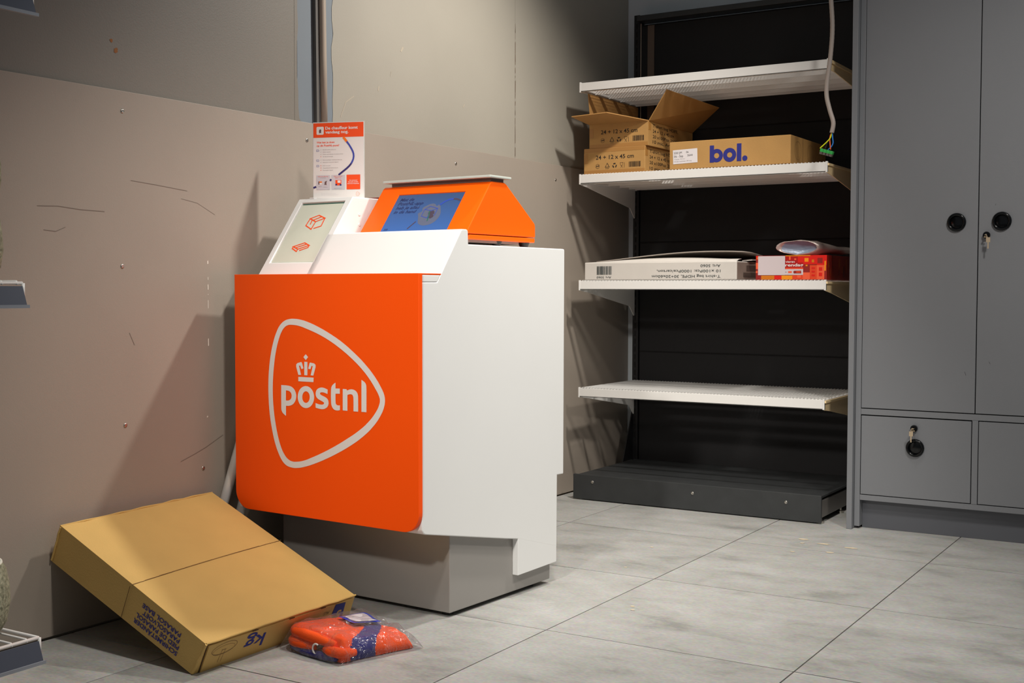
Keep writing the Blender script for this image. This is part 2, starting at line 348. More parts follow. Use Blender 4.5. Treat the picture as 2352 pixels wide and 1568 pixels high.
def blob(cx, cy, r, sx=1.0, seed=0, k=14):
    q = random.Random(seed); return [(cx+sx*r*math.cos(2*math.pi*i/k)*(1+q.uniform(-.3, .3)), cy+r*math.sin(2*math.pi*i/k)*(1+q.uniform(-.3, .3))) for i in range(k)], [tuple(range(k))]
M_stain = mat('pale_glue_stain', (206, 190, 162), 0.8)
st = Print((0, 0, 0), (1, 0, 0), (0, 1, 0), 0.0006)
for i, (x, y, r, sx) in enumerate([(-1.62, 4.98, .012, 1.6), (-1.60, 4.90, .008, 1.2), (-1.52, 4.93, .011, 2.2), (-1.40, 4.91, .011, 2.4), (-1.58, 4.72, .006, 2.0), (-1.45, 4.78, .010, 1.6), (-1.75, 3.62, .006, 1.2), (-1.73, 3.58, .006, 1.4), (-2.09, 4.50, .007, 1.2), (-2.02, 4.12, .006, 1.0)]):
    st.put(blob(x, y, r, sx, i))
tag(st.build('stain', M_stain, floor), label='pale glue drips on the tiles beside the lockers')

SEAM = 1.655
wl = MB()
wl.hexa([(wx(-1.4)-.12,-1.4,-.05),(wx(-1.4)-.012,-1.4,-.05),(wx(6.3)-.012,6.3,-.05),(wx(6.3)-.12,6.3,-.05),(wx(-1.4)-.12,-1.4,3.4),(wx(-1.4)-.012,-1.4,3.4),(wx(6.3)-.012,6.3,3.4),(wx(6.3)-.12,6.3,3.4)])
wall_left = tag(wl.build('wall_left', M_upper), kind='structure')
def board(y0, y1, z0, z1, th, m, name='wall_board', bev=0.0015):
    b = MB(); b.hexa([(wx(y0)-.02,y0,z0),(wx(y0)+th,y0,z0),(wx(y1)+th,y1,z0),(wx(y1)-.02,y1,z0),(wx(y0)-.02,y0,z1),(wx(y0)+th,y0,z1),(wx(y1)+th,y1,z1),(wx(y1)-.02,y1,z1)])
    return b.build(name, m, wall_left, bevel=bev)
board(-1.4, 1.30, 0.004, SEAM, 0.0, M_lower); board(1.3005, 6.15, 0.004, SEAM, 0.0, M_lower)
board(-1.4, 3.475, SEAM+.0005, 3.4, -0.009, M_upper2); board(3.676, 4.9805, SEAM+.0005, 3.4, -0.009, M_upper); board(4.983, 6.15, SEAM+.0005, 3.4, -0.009, M_upper)
# bare blue-grey strip where a column cover was taken off, painted edge slightly ragged
sp = MB(); sp.hexa([(wx(3.476)-.02,3.476,SEAM+.0005),(wx(3.476)-.0095,3.476,SEAM+.0005),(wx(3.675)-.0095,3.675,SEAM+.0005),(wx(3.675)-.02,3.675,SEAM+.0005),(wx(3.476)-.02,3.476,3.4),(wx(3.476)-.0095,3.476,3.4),(wx(3.675)-.0095,3.675,3.4),(wx(3.675)-.02,3.675,3.4)])
tag(sp.build('wall_strip', M_strip, wall_left), label='bare blue-grey vertical strip behind the conduit')
wn = Vector((1, -0.0133, 0)).normalized(); wy = Vector((0.0133, 1, 0)).normalized()
def wprint(th=0.0): return Print((wx(0)+th, 0, 0), wy, (0, 0, 1), 0.0007)
ed = wprint(-0.009)
q = random.Random(3); L = []; z = SEAM+.002
while z < 3.4: L.append((3.676+q.uniform(-.010, .004), z)); z += .05
ed.put(([(3.69, SEAM+.002)]+L+[(3.69, 3.4)], [tuple(range(len(L)+2))]))
L = []; z = SEAM+.05
while z < 3.4: L.append((3.475+q.uniform(-.003, .006), z)); z += .06
ed.put(([(3.46, 3.4)]+[(3.46, SEAM+.002), (3.495, SEAM+.002), (3.485, SEAM+.012)]+L, [tuple(range(len(L)+4))]), 1)
ed.build('paint_edge', [M_upper, M_upper2], wall_left)
M_chip = mat('white_chipped_paint', (232, 226, 214), 0.8); M_scr = mat('dark_scuff', (120, 108, 97), 0.7); M_scr2 = mat('light_scuff', (176, 164, 146), 0.6); M_crack = mat('brown_crack', (96, 76, 58), 0.8)
ch = wprint()
for y, z0, z1, wd in [(3.0155, 1.122, 1.135, .004), (3.0155, 1.068, 1.080, .002), (3.0155, 1.035, 1.055, .003), (3.0155, 1.018, 1.022, .003), (3.0155, .972, 1.002, .002), (3.0155, .845, .872, .004), (3.008, .603, .610, .005)]:
    ch.put(([(y-wd/2, z0), (y+wd/2, z0+.002), (y+wd*.3, z1), (y-wd*.6, z1-.003)], [(0, 1, 2, 3)]))
tag(ch.build('paint_chip', M_chip, wall_left), label='white paint chips in a vertical row left of the kiosk')
sc = wprint()
for P, wd in [([(2.347,1.280),(2.42,1.283),(2.50,1.277),(2.589,1.276)], .002), ([(2.692,1.379),(2.80,1.372),(2.927,1.362)], .0015), ([(2.887,.467),(2.95,.486),(3.0,.503),(3.079,.537)], .002), ([(2.368,1.211),(2.41,1.208),(2.445,1.222)], .0015), ([(2.9,1.335),(2.97,1.325),(3.05,1.29)], .001), ([(2.68,.90),(2.70,.86)], .0015)]:
    sc.stroke(P, wd)
tag(sc.build('scuff_mark', M_scr, wall_left), label='thin dark scuff marks on the lower board')
cr_ = wprint(-0.009); q = random.Random(5); z = 1.665
while z < 2.28:
    d = q.uniform(.01, .06); cr_.stroke([(4.9815+q.uniform(-.001, .001), z), (4.9815+q.uniform(-.001, .001), z+d)], q.uniform(.0015, .004)); z += d+q.choice((.002, .012, .02))
tag(cr_.build('crack', M_crack, wall_left), label='thin brown crack at an upper board joint')
c2 = wprint(-0.009)
for P, wd in [([(4.10,2.01),(4.115,2.03)], .008), ([(3.95,1.83),(3.955,1.85)], .006), ([(4.55,1.84),(4.56,1.855)], .004), ([(3.72,1.70),(3.75,1.76),(3.80,1.79)], .003), ([(4.03,1.90),(4.035,1.92)], .002)]:
    c2.stroke(P, wd)
c2.build('light_scuff', M_scr2, wall_left)
for y, z in [(2.662, 1.592), (2.655, 1.109), (2.66, .609), (3.516, 1.589), (4.48, 1.586), (5.345, 1.581), (2.987, .433)]:
    s_ = MB(); s_.lathe((wx(y), y, z), wn, [(0.0, .0022), (.0015, .0016), (.003, .0026), (.0062, .0022), (.0072, 0.0), (.0072, -.004)], 14)
    s_.build('screw', M_chrome, wall_left, smooth=True)
M_hole = mat('plugged_hole', (150, 96, 50), 0.8)
hl = wprint(-0.009)
for y, z, r in [(2.63, 1.806, .006), (2.646, 1.776, .007), (2.65, 1.782, .004)]: hl.put(blob(y, z, r, 1, int(z*100)))
tag(hl.build('hole', M_hole, wall_left), label='two small brown screw holes in the upper board')

wb = MB(); wb.box(-3.2, 2.4, 6.15, 6.3, -.05, 3.4)
wall_back = tag(wb.build('wall_back', M_back), kind='structure')
# conduit running down the wall
cd = thing('conduit_pipe', 'taupe vertical conduit pipe on the bare blue-grey strip of the left wall', 'pipe', (wx(3.6)+.01, 3.59, SEAM))
m_ = MB(); m_.tube([(wx(3.6)+.012, 3.598, SEAM+.004), (wx(3.6)+.012, 3.594, 1.9), (wx(3.6)+.012, 3.588, 2.3), (wx(3.6)+.012, 3.576, 3.4)], .0135, 16); m_.build('pipe', M_conduit, cd, smooth=True)
m_ = MB(); m_.hexa([(wx(3.6)-.009, 3.545+.02, SEAM+.004), (wx(3.6)+.006, 3.565, SEAM+.004), (wx(3.6)+.006, 3.583, SEAM+.004), (wx(3.6)-.009, 3.583, SEAM+.004), (wx(3.6)-.009, 3.545, 3.4), (wx(3.6)+.006, 3.545, 3.4), (wx(3.6)+.006, 3.563, 3.4), (wx(3.6)-.009, 3.563, 3.4)])
m_.build('shadow_strip', mat('conduit_shadow', (92, 88, 84), 0.6), cd)  # dark strip standing in for the shadow beside the pipe

# ---------------------------------------------------------------- kiosk
K0 = Vector((-2.17928, 3.18635, 0)); KU = Vector((0.9981348, -0.06104854, 0)); KV = Vector((0.06104854, 0.9981348, 0))
def K(a, b, z): return K0+KU*a+KV*b+Vector((0, 0, z))
def KD(a, b, z): return KU*a+KV*b+Vector((0, 0, z))
kiosk = thing('service_kiosk', 'white and orange parcel counter kiosk with a crowned postnl logo on its front', 'kiosk', K(-.38, .2, 0))
m_ = MB(K); m_.box(-.738, 0, 0, .578, .014, .30); m_.build('plinth', M_plinth, kiosk, bevel=.003)
for a, b in [(-.70, .04), (-.04, .04), (-.70, .53), (-.04, .50)]:
    m_ = MB(K); m_.lathe((a, b, 0), (0, 0, 1), [(0, 0), (.018, 0), (.018, .006), (.006, .008), (.006, .016)], 14); m_.build('foot', M_black, kiosk)
SL = (1.227-1.06)/(0.123)      # hood slope dz/db
def hb(z): return -.093+(z-1.06)/SL
body = [(-.150, .292), (-.158, .296), (-.166, .306), (-.167, .32), (-.167, 1.05), (-.164, 1.0598), (hb(1.0605), 1.0605), (hb(1.224), 1.224), (.034, 1.2275), (.058, 1.2275), (.064, 1.222), (.066, 1.1808), (.626, 1.1812), (.630, 1.177), (.628, .384), (.587, .385), (.585, .13), (.345, .1968), (.2759, .2092)]
HL, HR = -.776, -.5185
m_ = MB(K); m_.prism(body, HR-.03, .024); m_.prism([(-.1655, 1.0600), (-.1655, 1.0825), (hb(1.0825), 1.0825), (hb(1.0602), 1.0600)], HL+.01, .0239); m_.build('body', M_white, kiosk, bevel=.004)
# left third of the body carries the taller hump, with a recess for the glass
gz0, gz1, ga0, ga1 = 1.131, 1.3435, -.752, -.546
hump_side = [(-.166, .297), (-.166, 1.0605), (hb(1.0605), 1.0605), (hb(1.357), 1.357), (.275, 1.357), (.29, 1.20), (.628, 1.1805), (.628, .386), (.585, .386), (.585, .16), (.345, .196)]
m_ = MB(K); n = len(hump_side)
vs = [(HL, b, z) for b, z in hump_side]+[(HR, b, z) for b, z in hump_side]
fs = [tuple(range(n)), tuple(range(n, 2*n))]+[(i, (i+1) % n, n+(i+1) % n, n+i) for i in range(n) if i != 2]
nb = Vector((-.805, .593))      # outward normal of slope in (b, z)
dep = .012
iq = [(ga0, gz0), (ga1, gz0), (ga1, gz1), (ga0, gz1)]
vs += [(a, hb(z), z) for a, z in iq]+[(a, hb(z)-nb[0]*dep, z-nb[1]*dep) for a, z in iq]
k0 = 2*n
fs += [(2, n+2, k0+1, k0), (n+2, n+3, k0+2, k0+1), (n+3, 3, k0+3, k0+2), (3, 2, k0, k0+3)]
fs += [(k0+i, k0+(i+1) % 4, k0+4+(i+1) % 4, k0+4+i) for i in range(4)]+[(k0+4, k0+5, k0+6, k0+7)]
m_.add(vs, fs); m_.build('raised_hood', M_white, kiosk, bevel=.004)
M_glass = mat('pale_green_glass', (212, 216, 200), 0.12, var=0.03, scale=9, spec=0.6); M_glassedge = mat('green_glass_edge', (70, 112, 98), 0.2)
def SLP(a, z, off): return (a, hb(z)+nb[0]*off, z+nb[1]*off)
m_ = MB(K); e_ = .0015
q4 = [(ga0+e_, gz0+e_), (ga1-e_, gz0+e_), (ga1-e_, gz1-.006), (ga0+e_, gz1-.006)]
m_.hexa([SLP(a, z, -.0115) for a, z in q4]+[SLP(a, z, -.0045) for a, z in q4])
pane = m_.build('glass_panel', M_glass, kiosk, bevel=.001)
m_ = MB(K)
q5 = [(ga0+e_, gz1-.0055), (ga1-e_, gz1-.0055), (ga1-e_, gz1-.0005), (ga0+e_, gz1-.0005)]
m_.hexa([SLP(a, z, -.0115) for a, z in q5]+[SLP(a, z, -.0075) for a, z in q5])
q6 = [(ga1-.0036, gz0+e_), (ga1-.0008, gz0+e_), (ga1-.0008, gz1-.006), (ga1-.0036, gz1-.006)]
m_.hexa([SLP(a, z, -.0115) for a, z in q6]+[SLP(a, z, -.0040) for a, z in q6])
m_.build('glass_edge', M_glassedge, pane)
sdir = KD(0, .593, .805)
def sc2(z): return (z-1.06)/.805
for IC, lb in ((ICONS[:5], 'orange outline of a tall parcel'), (ICONS[5:], 'orange outline of a flat parcel')):
    pr = Print(K(0, hb(1.06), 1.06)+KD(0, nb[0], nb[1])*-.0045, KU, sdir, .0008)
    for L in IC: pr.stroke([(a, sc2(z)) for a, z in L], .0042)
    tag(pr.build('parcel_icon', M_porange, pane), label=lb)
# side cheek with the foot
cheek = [(-.150, .292), (-.158, .296), (-.166, .306), (-.167, .32), (-.167, 1.05), (-.164, 1.0598), (-.098, 1.0602), (.027, 1.2245), (.034, 1.2275), (.058, 1.2275), (.064, 1.222), (.066, 1.1808), (.626, 1.1812), (.630, 1.177), (.628, .384), (.587, .385), (.5835, .077), (.3452, .0725), (.3450, .1968), (.2759, .2092)]
m_ = MB(K); m_.prism([(.5835, .077), (.3452, .0725), (.3450, .30), (.5835, .30)], .0005, .0239); m_.build('side_foot', M_white, kiosk, bevel=.0015)
m_ = MB(K); m_.prism([(b, z) for b, z in cheek if z < 1.061], HL-.002, HL+.012)
m_.build('side_panel', M_white, kiosk, bevel=.003)
# orange front with rounded lower corners and a folded top edge
al, ar, z0, z1, rr = -.7715, .0275, .2995, 1.087, .062
out = [(al, z1), (al, z0+rr)]+[(al+rr-rr*math.cos(t), z0+rr-rr*math.sin(t)) for t in [math.pi/2*i/10 for i in range(1, 10)]]+[(al+rr, z0), (ar-rr, z0)]+[(ar-rr+rr*math.sin(t), z0+rr-rr*math.cos(t)) for t in [math.pi/2*i/10 for i in range(1, 10)]]+[(ar, z0+rr), (ar, z1)]
m_ = MB(K); n = len(out)
m_.add([(a, -.186, z) for a, z in out]+[(a, -.168, z) for a, z in out], [tuple(range(n)), tuple(range(n, 2*n))]+[(i, (i+1) % n, n+(i+1) % n, n+i) for i in range(n)])
front = m_.build('front_panel', M_orange, kiosk, bevel=.0015)
m_ = MB(K); m_.box(al, .0235, -.1855, hb(1.0835)+.003, 1.0832, 1.0868); m_.build('top_fold', M_orange, front)
pr = Print(K(0, -.186, 0), KU, (0, 0, 1), .0006)
pr.put(poly2d([LOGO['ringo'], LOGO['ringi']], auto=True))
tag(pr.build('logo_outline', M_logo, front), label='white rounded triangle outline')
pr = Print(K(0, -.186, 0), KU, (0, 0, 1), .0006)
for k_ in ('bar', 'stem', 'dia', 'la', 'ra'): pr.put(poly2d([LOGO[k_]]))
tag(pr.build('crown_emblem', M_logo, front), label='small white crown above the lettering')
pr = Print(K(0, -.186, 0), KU, (0, 0, 1), .0006)
pr.put(poly2d([rounded(LOGO['p']), rounded(LOGO['ph'])])); pr.put(poly2d([LOGO['o'], LOGO['oh']], auto=True)); pr.put(poly2d([rounded(LOGO['s'])], auto=False))
for k_ in 'tnl': pr.put(poly2d([rounded(LOGO[k_])]))
tag(pr.build('lettering', M_logo, front), label='white lettering reading postnl')
# hump side screws, dark red rear edge
for z in (1.297, 1.262):
    m_ = MB(K); m_.lathe((HR, .158, z), KU, [(0, .0005), (.002, .001), (.0045, .002), (.006, .0)], 14); m_.build('screw', M_white, kiosk, smooth=True)
m_ = MB(K); m_.box(HL+.03, -.4985, .262, .285, 1.345, 1.3625); m_.build('rear_edge_strip', mat('dark_red_strip', (110, 22, 16), 0.5), kiosk)
m_ = MB(K); m_.box(-.724, -.704, .125, .14, 1.357, 1.3615); m_.build('clip', M_white, kiosk)

# terminal standing on the counter
term = thing('display_terminal', 'orange wedge shaped touchscreen terminal with a blue display standing on the kiosk counter', 'terminal', K(-.26, .3, 1.1812))
TL_, TR_ = -.4965, -.030
tsl = (1.390-1.236)/(.2587-.138)
def tb(z): return .138+(z-1.236)/tsl
wedge = [(tb(1.219), 1.219), (tb(1.389), 1.389), (.268, 1.3955), (.338, 1.396), (.350, 1.391), (.520, 1.267), (.524, 1.258), (.5245, 1.219)]
m_ = MB(K)
nt_ = Vector((-.154, .1207)).normalized(); sa0, sa1, sz0, sz1 = -.409, -.1192, 1.226, 1.3655
n = len(wedge); vs = [(TL_, b, z) for b, z in wedge]+[(TR_, b, z) for b, z in wedge]
fs = [tuple(range(n)), tuple(range(n, 2*n))]+[(i, (i+1) % n, n+(i+1) % n, n+i) for i in range(n) if i != 0]
iq = [(sa0, sz0), (sa1, sz0), (sa1, sz1), (sa0, sz1)]
vs += [(a, tb(z), z) for a, z in iq]+[(a, tb(z)-nt_[0]*.005, z-nt_[1]*.005) for a, z in iq]; k0 = 2*n
fs += [(0, n, k0+1, k0), (n, n+1, k0+2, k0+1), (n+1, 1, k0+3, k0+2), (1, 0, k0, k0+3)]+[(k0+i, k0+(i+1) % 4, k0+4+(i+1) % 4, k0+4+i) for i in range(4)]+[(k0+4, k0+5, k0+6, k0+7)]
m_.add(vs, fs); m_.build('housing', M_orange2, term, bevel=.004)
m_ = MB(K); m_.box(TL_+.001, TR_-.001, .145, .5235, 1.2005, 1.2165); m_.build('base_tray', M_orange2, term, bevel=.003)
m_ = MB(K); m_.box(TL_+.02, TR_-.012, .155, .44, 1.192, 1.2015); m_.build('underside_plate', mat('grey_underside', (140, 128, 122), 0.5), term)
for a, b in [(-.055, .325), (-.45, .325), (-.055, .49), (-.45, .49)]:
    m_ = MB(K); m_.lathe((a, b, 1.1812), (0, 0, 1), [(0, 0), (.012, 0), (.014, .004), (.020, .018), (.020, .0195), (0, .0195)], 18); m_.build('foot', M_black, term, smooth=False)
M_screen = mat('blue_display', (52, 92, 168), 0.25, emit=0.0)
def screen_mat():
    m = bpy.data.materials.new('lit_blue_display'); m.use_nodes = True; nt = m.node_tree; b = nt.nodes['Principled BSDF']
    tc = nt.nodes.new('ShaderNodeTexCoord'); sx = nt.nodes.new('ShaderNodeSeparateXYZ'); nt.links.new(tc.outputs['Generated'], sx.inputs[0])
    r = nt.nodes.new('ShaderNodeValToRGB'); nt.links.new(sx.outputs[2], r.inputs['Fac'])
    r.color_ramp.elements[0].position = 0.1; r.color_ramp.elements[0].color = (*lin((72, 128, 214)), 1); r.color_ramp.elements[1].color = (*lin((62, 92, 142)), 1)
    b.inputs['Base Color'].default_value = (.02, .03, .05, 1); b.inputs['Roughness'].default_value = 0.2
    nt.links.new(r.outputs['Color'], b.inputs['Emission Color']); b.inputs['Emission Strength'].default_value = 0.62
    return m
def TSP(a, z, off): return (a, tb(z)+nt_[0]*off, z+nt_[1]*off)
m_ = MB(K); q4 = [(sa0+.001, sz0+.001), (sa1-.001, sz0+.001), (sa1-.001, sz1-.001), (sa0+.001, sz1-.001)]
m_.hexa([TSP(a, z, -.0048) for a, z in q4]+[TSP(a, z, -.0030) for a, z in q4]); scr = m_.build('screen', screen_mat(), term)
ty = KD(0, 1/tsl, 1).normalized(); tl_ = math.hypot(1/tsl, 1)
M_sdark = mat('display_dark_text', (36, 44, 84), 0.3, emit=0.25); M_sgrey = mat('display_grey_art', (86, 92, 112), 0.3, emit=0.35); M_sblue = mat('display_blue_line', (44, 66, 150), 0.3, emit=0.5); M_sgreen = mat('display_green_leaf', (40, 96, 84), 0.3, emit=0.3); M_sbrown = mat('display_brown_stem', (70, 60, 74), 0.3, emit=0.3)
pr = Print(K(sa0, tb(sz0), sz0)+KD(0, nt_[0], nt_[1])*-.0030, KU, ty, .0006)
HH = (sz1-sz0)*tl_
for i, s_ in enumerate(('Met de', 'PostNL-app', 'heb je alles', 'in de hand')):
    pr.text(s_, .018, HH-.030-i*.0185, .0135, w=(.0625, .112, .104, .099)[i], bold=.02, shear=.25, mi=0)
tag(pr.build('display_text', M_sdark, scr), label='dark slanted Dutch slogan in four lines')
pr = Print(K(sa0, tb(sz0), sz0)+KD(0, nt_[0], nt_[1])*-.0030, KU, ty, .0006); pr.text('200', .012, .016, .008, bold=.02, shear=.2, mi=0); pr.build('corner_number', M_sdark, scr)
pr = Print(K(sa0, tb(sz0), sz0)+KD(0, nt_[0], nt_[1])*-.0030, KU, ty, .0006)
def sq(x): return x*.29
pr.put(poly2d([[(.142, .062), (.150, .045), (.168, .035), (.190, .034), (.212, .042), (.226, .060), (.228, .082), (.222, .098), (.214, .112), (.204, .126), (.196, .119), (.184, .128), (.168, .130), (.150, .122), (.138, .112), (.142, .098), (.130, .088), (.136, .076)]], auto=True), 1)
pr.stroke([(.138, .052), (.128, .038), (.116, .020)], .005, 4, lift=.0009)
for L in [[(.150, .075), (.150, .105), (.168, .118), (.205, .108), (.205, .078), (.178, .066), (.150, .075)], [(.150, .105), (.182, .098), (.205, .108)], [(.182, .098), (.178, .066)]]: pr.stroke(L, .0022, 2, lift=.0009)
pr.put(blob(.188, .088, .010, 1.3, 3), 4, .0011); pr.put(blob(.192, .074, .009, 1.3, 4), 4, .0011)
pr.stroke([(.176, .098), (.181, .078), (.186, .052)], .004, 3, lift=.0011)
pr.stroke([(.206, .122), (.220, .136), (.236, .145), (.254, .147)], .0065, 2, lift=.0011)
pr.stroke([(.254, .147), (.270, .145), (.286, .138)], .0065, 4, lift=.0012)
tag(pr.build('display_graphic', [M_sdark, M_sgrey, M_sblue, M_sgreen, M_sbrown], scr), label='grey parcel drawing with a curved blue line')
m_ = MB(K); m_.box(-.4625, -.0345, .266, .338, 1.3955, 1.4075); m_.build('lid_support', M_liddk, term)
m_ = MB(K); m_.box(-.485, -.020, .243, .365, 1.4072, 1.4155); m_.build('top_plate', M_lid, term, bevel=.002)

# poster holder on top of the hood
pang = math.radians(17)
PO = K(-.632, .175, 1.3572); PX = Vector((math.cos(pang), math.sin(pang), 0)); PN = Vector((math.sin(pang), -math.cos(pang), 0))
def PP(x, d, z): return PO+PX*x+PN*d+Vector((0, 0, z))
post = thing('poster_stand', 'upright clear stand with an orange and white driver pick-up poster on the kiosk hood', 'sign', PO)
PW, PH = .190, .268
M_acr = mat('clear_acrylic_edge', (206, 208, 206), 0.1, spec=0.6)
m_ = MB(PP); m_.box(-PW/2-.002, PW/2+.002, -.004, -.0015, 0, PH+.002); m_.box(-PW/2, PW/2, -.045, .0, 0, .002); m_.build('acrylic_holder', M_acr, post)
m_ = MB(PP); m_.box(-PW/2, PW/2, -.0013, .0, .0022, PH); sheet = m_.build('poster_sheet', M_paper, post)
pr = Print(PP(-PW/2, 0, 0), PX, (0, 0, 1), .0004)
# marks in normalised poster coordinates measured off the crop (x 0..1, y 0..1 from top)
def px(u): return (u-130)/975*PW
def py(v): return PH-(v-75)/1420*PH
def R4(u0, v0, u1, v1, mi, lift=None): pr.rect(px(u0), py(v1), px(u1), py(v0), mi, lift)
R4(134, 82, 1105, 352, 1)
pr.put(poly2d([[(px(a), py(b)) for a, b in [(197,165),(210,150),(325,150),(338,165),(335,285),(322,298),(210,298),(197,285)]]]), 0, .0008)
pr.put(poly2d([[(px(a), py(b)) for a, b in [(248,215),(262,198),(285,200),(290,225),(285,240),(290,275),(272,262),(250,275),(245,240)]]]), 4, .0011)
pr.text('De chauffeur komt', px(368), py(205), .0098, w=px(995)-px(368), bold=.025, mi=0, lift=.0008)
pr.text('vandaag nog.', px(368), py(278), .0098, w=px(815)-px(368), bold=.025, mi=0, lift=.0008)
pr.text('Wat kan je doen', px(197), py(457), .0062, w=px(545)-px(197), bold=.02, mi=1)
pr.text('op dit PostNL-punt?', px(197), py(518), .0062, w=px(635)-px(197), bold=.02, mi=1)
rows = [(578, 570, 'Betaald pakket afleveren', 0), (620, 470, 'Pakket ophalen', 0), (662, 712, 'Online verzendbewijs en stickers printen', 0), (705, 515, 'Op afspraak bezorgen', 1), (768, 690, 'Retourzendingen Nederland afleveren', 0), (810, 620, 'Retourpost buitenland afgeven', 0), (875, 465, 'Brief versturen', 1), (916, 612, 'Aangetekende brief versturen', 1), (958, 515, 'Postzegels kopen', 1)]
for v, u1, s_, x in rows:
    pr.text(s_, px(315), py(v+8), .0026, w=px(u1)-px(315), mi=3)
    if x: pr.stroke([(px(272), py(v-7)), (px(288), py(v+7))], .0007, 1); pr.stroke([(px(288), py(v-7)), (px(272), py(v+7))], .0007, 1)
    else: pr.stroke([(px(272), py(v)), (px(278), py(v+8)), (px(290), py(v-8))], .0006, 3)
for v in (592, 778, 880): pr.stroke([(px(195), py(v-14)), (px(240), py(v-14)), (px(240), py(v+14)), (px(195), py(v+14))], .0008, 2, closed=True)
def arc(L, wd, mi, lift=.0006): pr.stroke([(px(a), py(b)) for a, b in L], wd, mi, lift=lift)
arc([(716, 354), (750, 395), (783, 437)], .0085, 5)
arc([(783, 437), (830, 500), (870, 565), (898, 620), (912, 665), (916, 710), (908, 760), (890, 805), (868, 845)], .0062, 2)
arc([(868, 845), (830, 890), (780, 935), (720, 980), (660, 1025), (622, 1052)], .0062, 6)
arc([(480, 1130), (455, 1160)], .0062, 6); arc([(187, 1265), (130, 1285)], .0062, 6)
R4(190, 1055, 455, 1322, 7); R4(485, 1055, 745, 1322, 7); R4(777, 1053, 1040, 1325, 1)
pr.text('Neem een afkorting', px(222), py(1084), .0030, w=px(420)-px(222), mi=1, lift=.0008)
pr.text('en kies de app', px(266), py(1106), .0022, w=px(372)-px(266), mi=3, lift=.0008)
pr.rect(px(228), py(1225), px(248), py(1168), 4, .0008); pr.rect(px(248), py(1190), px(300), py(1168), 5, .0008); pr.rect(px(255), py(1228), px(300), py(1195), 0, .0008)
pr.put(poly2d([[(px(a), py(b)) for a, b in [(352,1180),(375,1165),(400,1158),(385,1195),(390,1240),(360,1228),(345,1240),(352,1205)]]]), 4, .0008)
pr.text('Pakketten', px(234), py(1270), .0022, w=px(296)-px(234), mi=3, lift=.0008); pr.text('Uitschrijven', px(330), py(1280), .0022, w=px(405)-px(330), mi=3, lift=.0008)
pr.text('Neem je pakket', px(530), py(1084), .0030, w=px(700)-px(530), mi=1, lift=.0008); pr.text('digitaal mee', px(550), py(1112), .0030, w=px(675)-px(550), mi=1, lift=.0008)
R4(562, 1148, 675, 1248, 1, .0008); R4(605, 1155, 662, 1200, 0, .0010); pr.put(blob(px(578), py(1235), .003, 1.2, 5), 6, .0010); pr.put(blob(px(662), py(1238), .003, 1.2, 6), 6, .0010)
pr.text('Vraag het onze medewerker', px(532), py(1305), .0022, w=px(695)-px(532), mi=3, lift=.0008)
for i, (s_, a, b) in enumerate((('Nu versturen?', 832, 985), ('Eenvoudig, voordelig,', 812, 1005), ('bezorgd in Nederland.', 795, 1022))): pr.text(s_, px(a), py(1166+i*30), .0034, w=px(b)-px(a), bold=.02, mi=0, lift=.0008)
for v in (1402, 1424): pr.text('Meer weten over wat je kunt doen op dit punt', px(290), py(v), .0018, w=px(570 if v == 1402 else 620)-px(290), mi=7, lift=.0006)
pr.stroke([(px(a), py(b)) for a, b in [(968,1380),(990,1374),(1020,1390),(1034,1408),(1020,1430),(990,1446),(966,1440),(962,1410)]], .0009, 8, closed=True)
pr.text('postnl', px(978), py(1416), .0026, w=px(1018)-px(978), mi=8)
M_pskin = mat('poster_brown_figure', (110, 80, 78), 0.6); M_parc = mat('poster_arc_orange', (255, 124, 12), 0.5); M_pnavy = mat('poster_navy', (52, 40, 110), 0.5); M_pgrey = mat('poster_grey_tile', (206, 200, 206), 0.5); M_ppale = mat('poster_pale_orange', (244, 170, 140), 0.5)
tag(pr.build('poster_print', [M_paper, M_porange, M_pblue, M_ptext, M_pskin, M_parc, M_pnavy, M_pgrey, M_ppale], sheet), label='orange header and blue curved line with Dutch text')

# two poles leaning against the wall behind the kiosk
for i, (p0, p1, r) in enumerate([((-3.022, 2.925, 0.0), (-3.020, 3.43, 1.22), .0165), ((-2.985, 2.985, 0.0), (-3.018, 3.50, 1.20), .0155)]):
    nm = ['bright metal pole leaning behind the kiosk, nearer the wall', 'thinner metal pole leaning behind the kiosk, nearer its front panel'][i]
    t = thing('metal_pole', nm, 'pole', p0, 'metal poles leaning behind the kiosk')
    a, b = Vector(p0), Vector(p1); d = (b-a).normalized()
    m_ = MB(); m_.tube([a+d*.012+V(0,0,.006), b], r, 18); m_.build('tube', M_alu, t, smooth=True)
    m_ = MB(); m_.tube([a+d*.0+V(0,0,.006), a+d*.02+V(0,0,.006)], r+.002, 18); m_.build('end_cap', M_black, t)
    m_ = MB(); m_.tube([a+d*.03+V(.0, -.012, .0), b+V(0, -.012, 0)], .0035, 8); m_.build('seam_ridge', M_alu, t, smooth=True)

